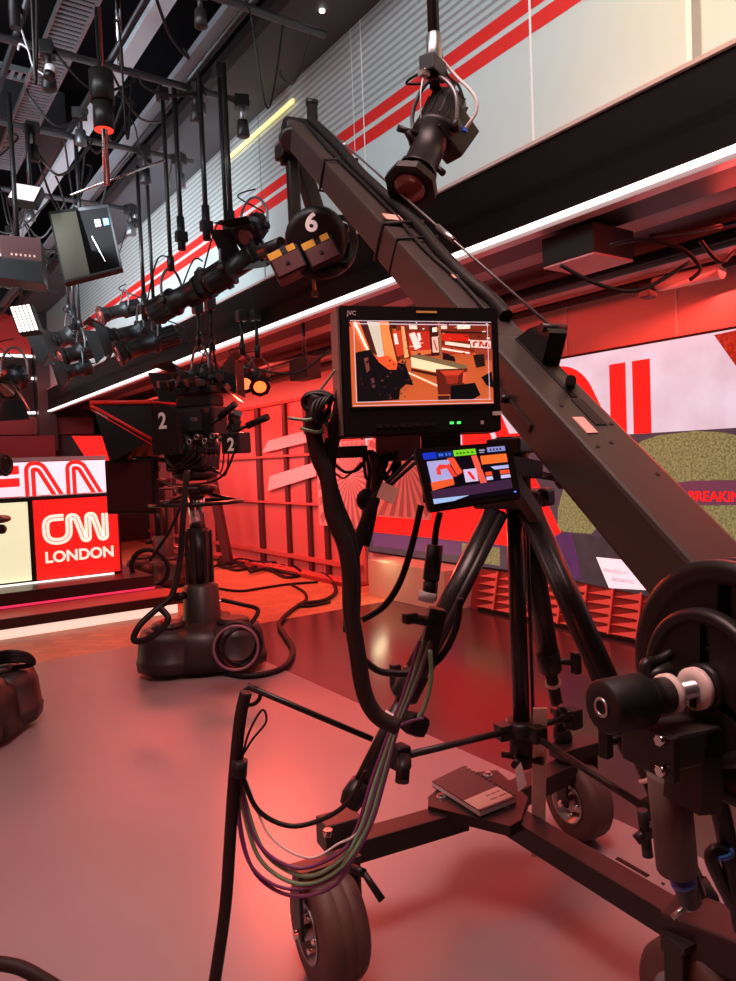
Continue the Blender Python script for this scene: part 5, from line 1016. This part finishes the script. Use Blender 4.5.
# cylinder downlight with red disc
dl = thing('cylinder_downlight', 'black cylinder lamp with a bright red disc underneath', 'downlight', tuple(P(104, 130, 4.6)))
c = P(104, 130, 4.6); b = MB(); b.cyl(c, c + V((0, 0, .17)), .062, BLK); b.cyl(c + V((0, 0, .17)), c + V((0, 0, .36)), .075, BLK); b.build('body', dl)
b = MB(); b.cyl(c - V((0, 0, .004)), c, .058, mat('red_disc', (1, .06, .03), emit=1.0)); b.build('red_disc', dl); b = MB(); b.cyl(c + V((0, 0, .34)), V((c.x, c.y, 4.4)), .02, BLK); b.build('stem', dl)
b = MB(); p0 = P(107, 185, 4.6); b.cyl(p0, V((p0.x, p0.y, 4.4)), .018, CHR); b.cyl(p0 + V((.012, -.012, 0)), V((p0.x + .012, p0.y - .012, 4.4)), .006, mat('rod_red', (.25, .02, .02), .4)); tag(b.build('drop_rod'), 'bright chrome drop rod with red line below the red disc', 'rod')
p0 = pl(120, 60, 2, 4.5); b = MB(); b.cyl(V((p0.x, p0.y, 4.45)), V((p0.x, p0.y, 5.3)), .02, CHR); b.cyl(V((p0.x + .02, p0.y, 4.45)), V((p0.x + .02, p0.y, 5.3)), .006, mat('rod_red', (.25, .02, .02), .4)); tag(b.build('drop_rod'), 'chrome and red rod rising above the ceiling pipes', 'rod')
b = MB(); b.cyl(P(70, 195, 5.0), P(165, 160, 5.2), .008, CHR); tag(b.build('cross_rod'), 'thin bright cross rod among the ceiling fixtures', 'rod')
sp_ = thing('pendant_spot', 'small white and black spot with white cord at upper left', 'spotlight', tuple(P(51, 72, 4.7)))
b = MB(); b.lathe(P(52, 66, 4.7), P(49, 80, 4.7), [(0, .03), (.01, .04), (.06, .04)], WHT); b.build('collar', sp_); b = MB(); b.lathe(P(50, 73, 4.69), P(48, 82, 4.68), [(0, .036), (.04, .034)], BLK); b.build('barrel', sp_)
b = MB(); b.tube([P(44, 75, 4.7), P(33, 66, 4.7), P(28, 50, 4.7), P(20, 44, 4.7), P(18, 50, 4.7)], .006, WHT); b.tube([P(28, 50, 4.7), P(20, 25, 4.7), P(12, 2, 4.7)], .006, WHT, 6); tag(b.build('ceiling_cord'), 'white cord dangling from the ceiling at upper left', 'cord')
b = MB(); p0 = P(15, 20, 4.6); b.cyl(p0 - V((0, 0, .05)), p0 + V((0, 0, .5)), .035, BLK); tag(b.build('ceiling_stub'), 'dark hanging pipe stub in the top left corner', 'pipe')
# extra vertical poles and dense cabling
for x, y, d_ in ((182, 250, 5.6), (207, 240, 5.4), (145, 320, 7.0), (75, 330, 8.3), (232, 246, 5.3)):
    p0 = P(x, y, d_); b = MB(); b.cyl(p0, V((p0.x, p0.y, ZG)), .019, MBLK); b.cyl(p0 + V((0, 0, .0)), p0 + V((0, 0, .25)), .03, BLK); b.box(p0 + V((0, 0, .1)), (.09, .06, .08), BLK, bev=.01); tag(b.build('drop_pole'), 'bare black drop pole with clamp, ' + {182: 'third pole left of the crane tip', 207: 'second pole left of the crane tip', 145: 'above the middle row of spotlights', 75: 'above the left cluster of lamps', 232: 'closest to the crane tip'}[x], 'pole', 'drop poles from the grid')
random.seed(5)
CR = (4.26, 5.38, 6.66, 8.2, 10.2); LN = (0.55, 1.0, 1.62, 2.2)
def on_pipe():
    if random.random() < .6: return V((random.uniform(0.3, 2.65), random.choice(CR), ZG))
    return V((random.choice(LN), random.uniform(4.0, 11.0), ZG + .06))
for k_ in range(44):
    p0 = on_pipe(); p1 = p0 + V((random.uniform(-.7, .7), random.choice([0, 0, .6, -.5]), 0)); p1.x = min(p1.x, 2.7); sag = random.choice([.1, .2, .35, .6])
    b = MB(); b.tube([p0 + V((0, 0, .03)), p0 + V((.02, .03, -.05)), (p0 + p1) / 2 - V((0, 0, sag)), p1 + V((.02, -.03, -.05)), p1 + V((0, 0, .03))], random.uniform(.006, .012), random.choice([CABLE, CABLE, GREY]), 6)
    tag(b.build('grid_cable'), 'dark cables draped among the ceiling pipes', 'cable', 'cables draped over the grid')
for k_ in range(36):
    p0 = on_pipe(); b = MB(); s_ = random.uniform(.05, .10); Rr = Matrix.Rotation(random.random() * 3, 3, 'Z')
    b.box(p0, (s_, s_ * 1.3, s_ * 1.1), BLK, Rr, bev=.006); b.cyl(p0, p0 - V((0, 0, s_ * 1.8)), s_ * .25, random.choice([STEEL, GREY])); b.lathe(p0 - V((0, 0, s_ * 1.7)), p0 - V((0, 0, 9)), [(0, s_ * .5), (s_ * 1.4, s_ * .6), (s_ * 1.5, s_ * .3)], random.choice([GREY, DSTEEL, BLK])); tag(b.build('pipe_clamp'), 'dark clamps and boxes fixed among the ceiling pipes', 'clamp', 'clamps on the grid')
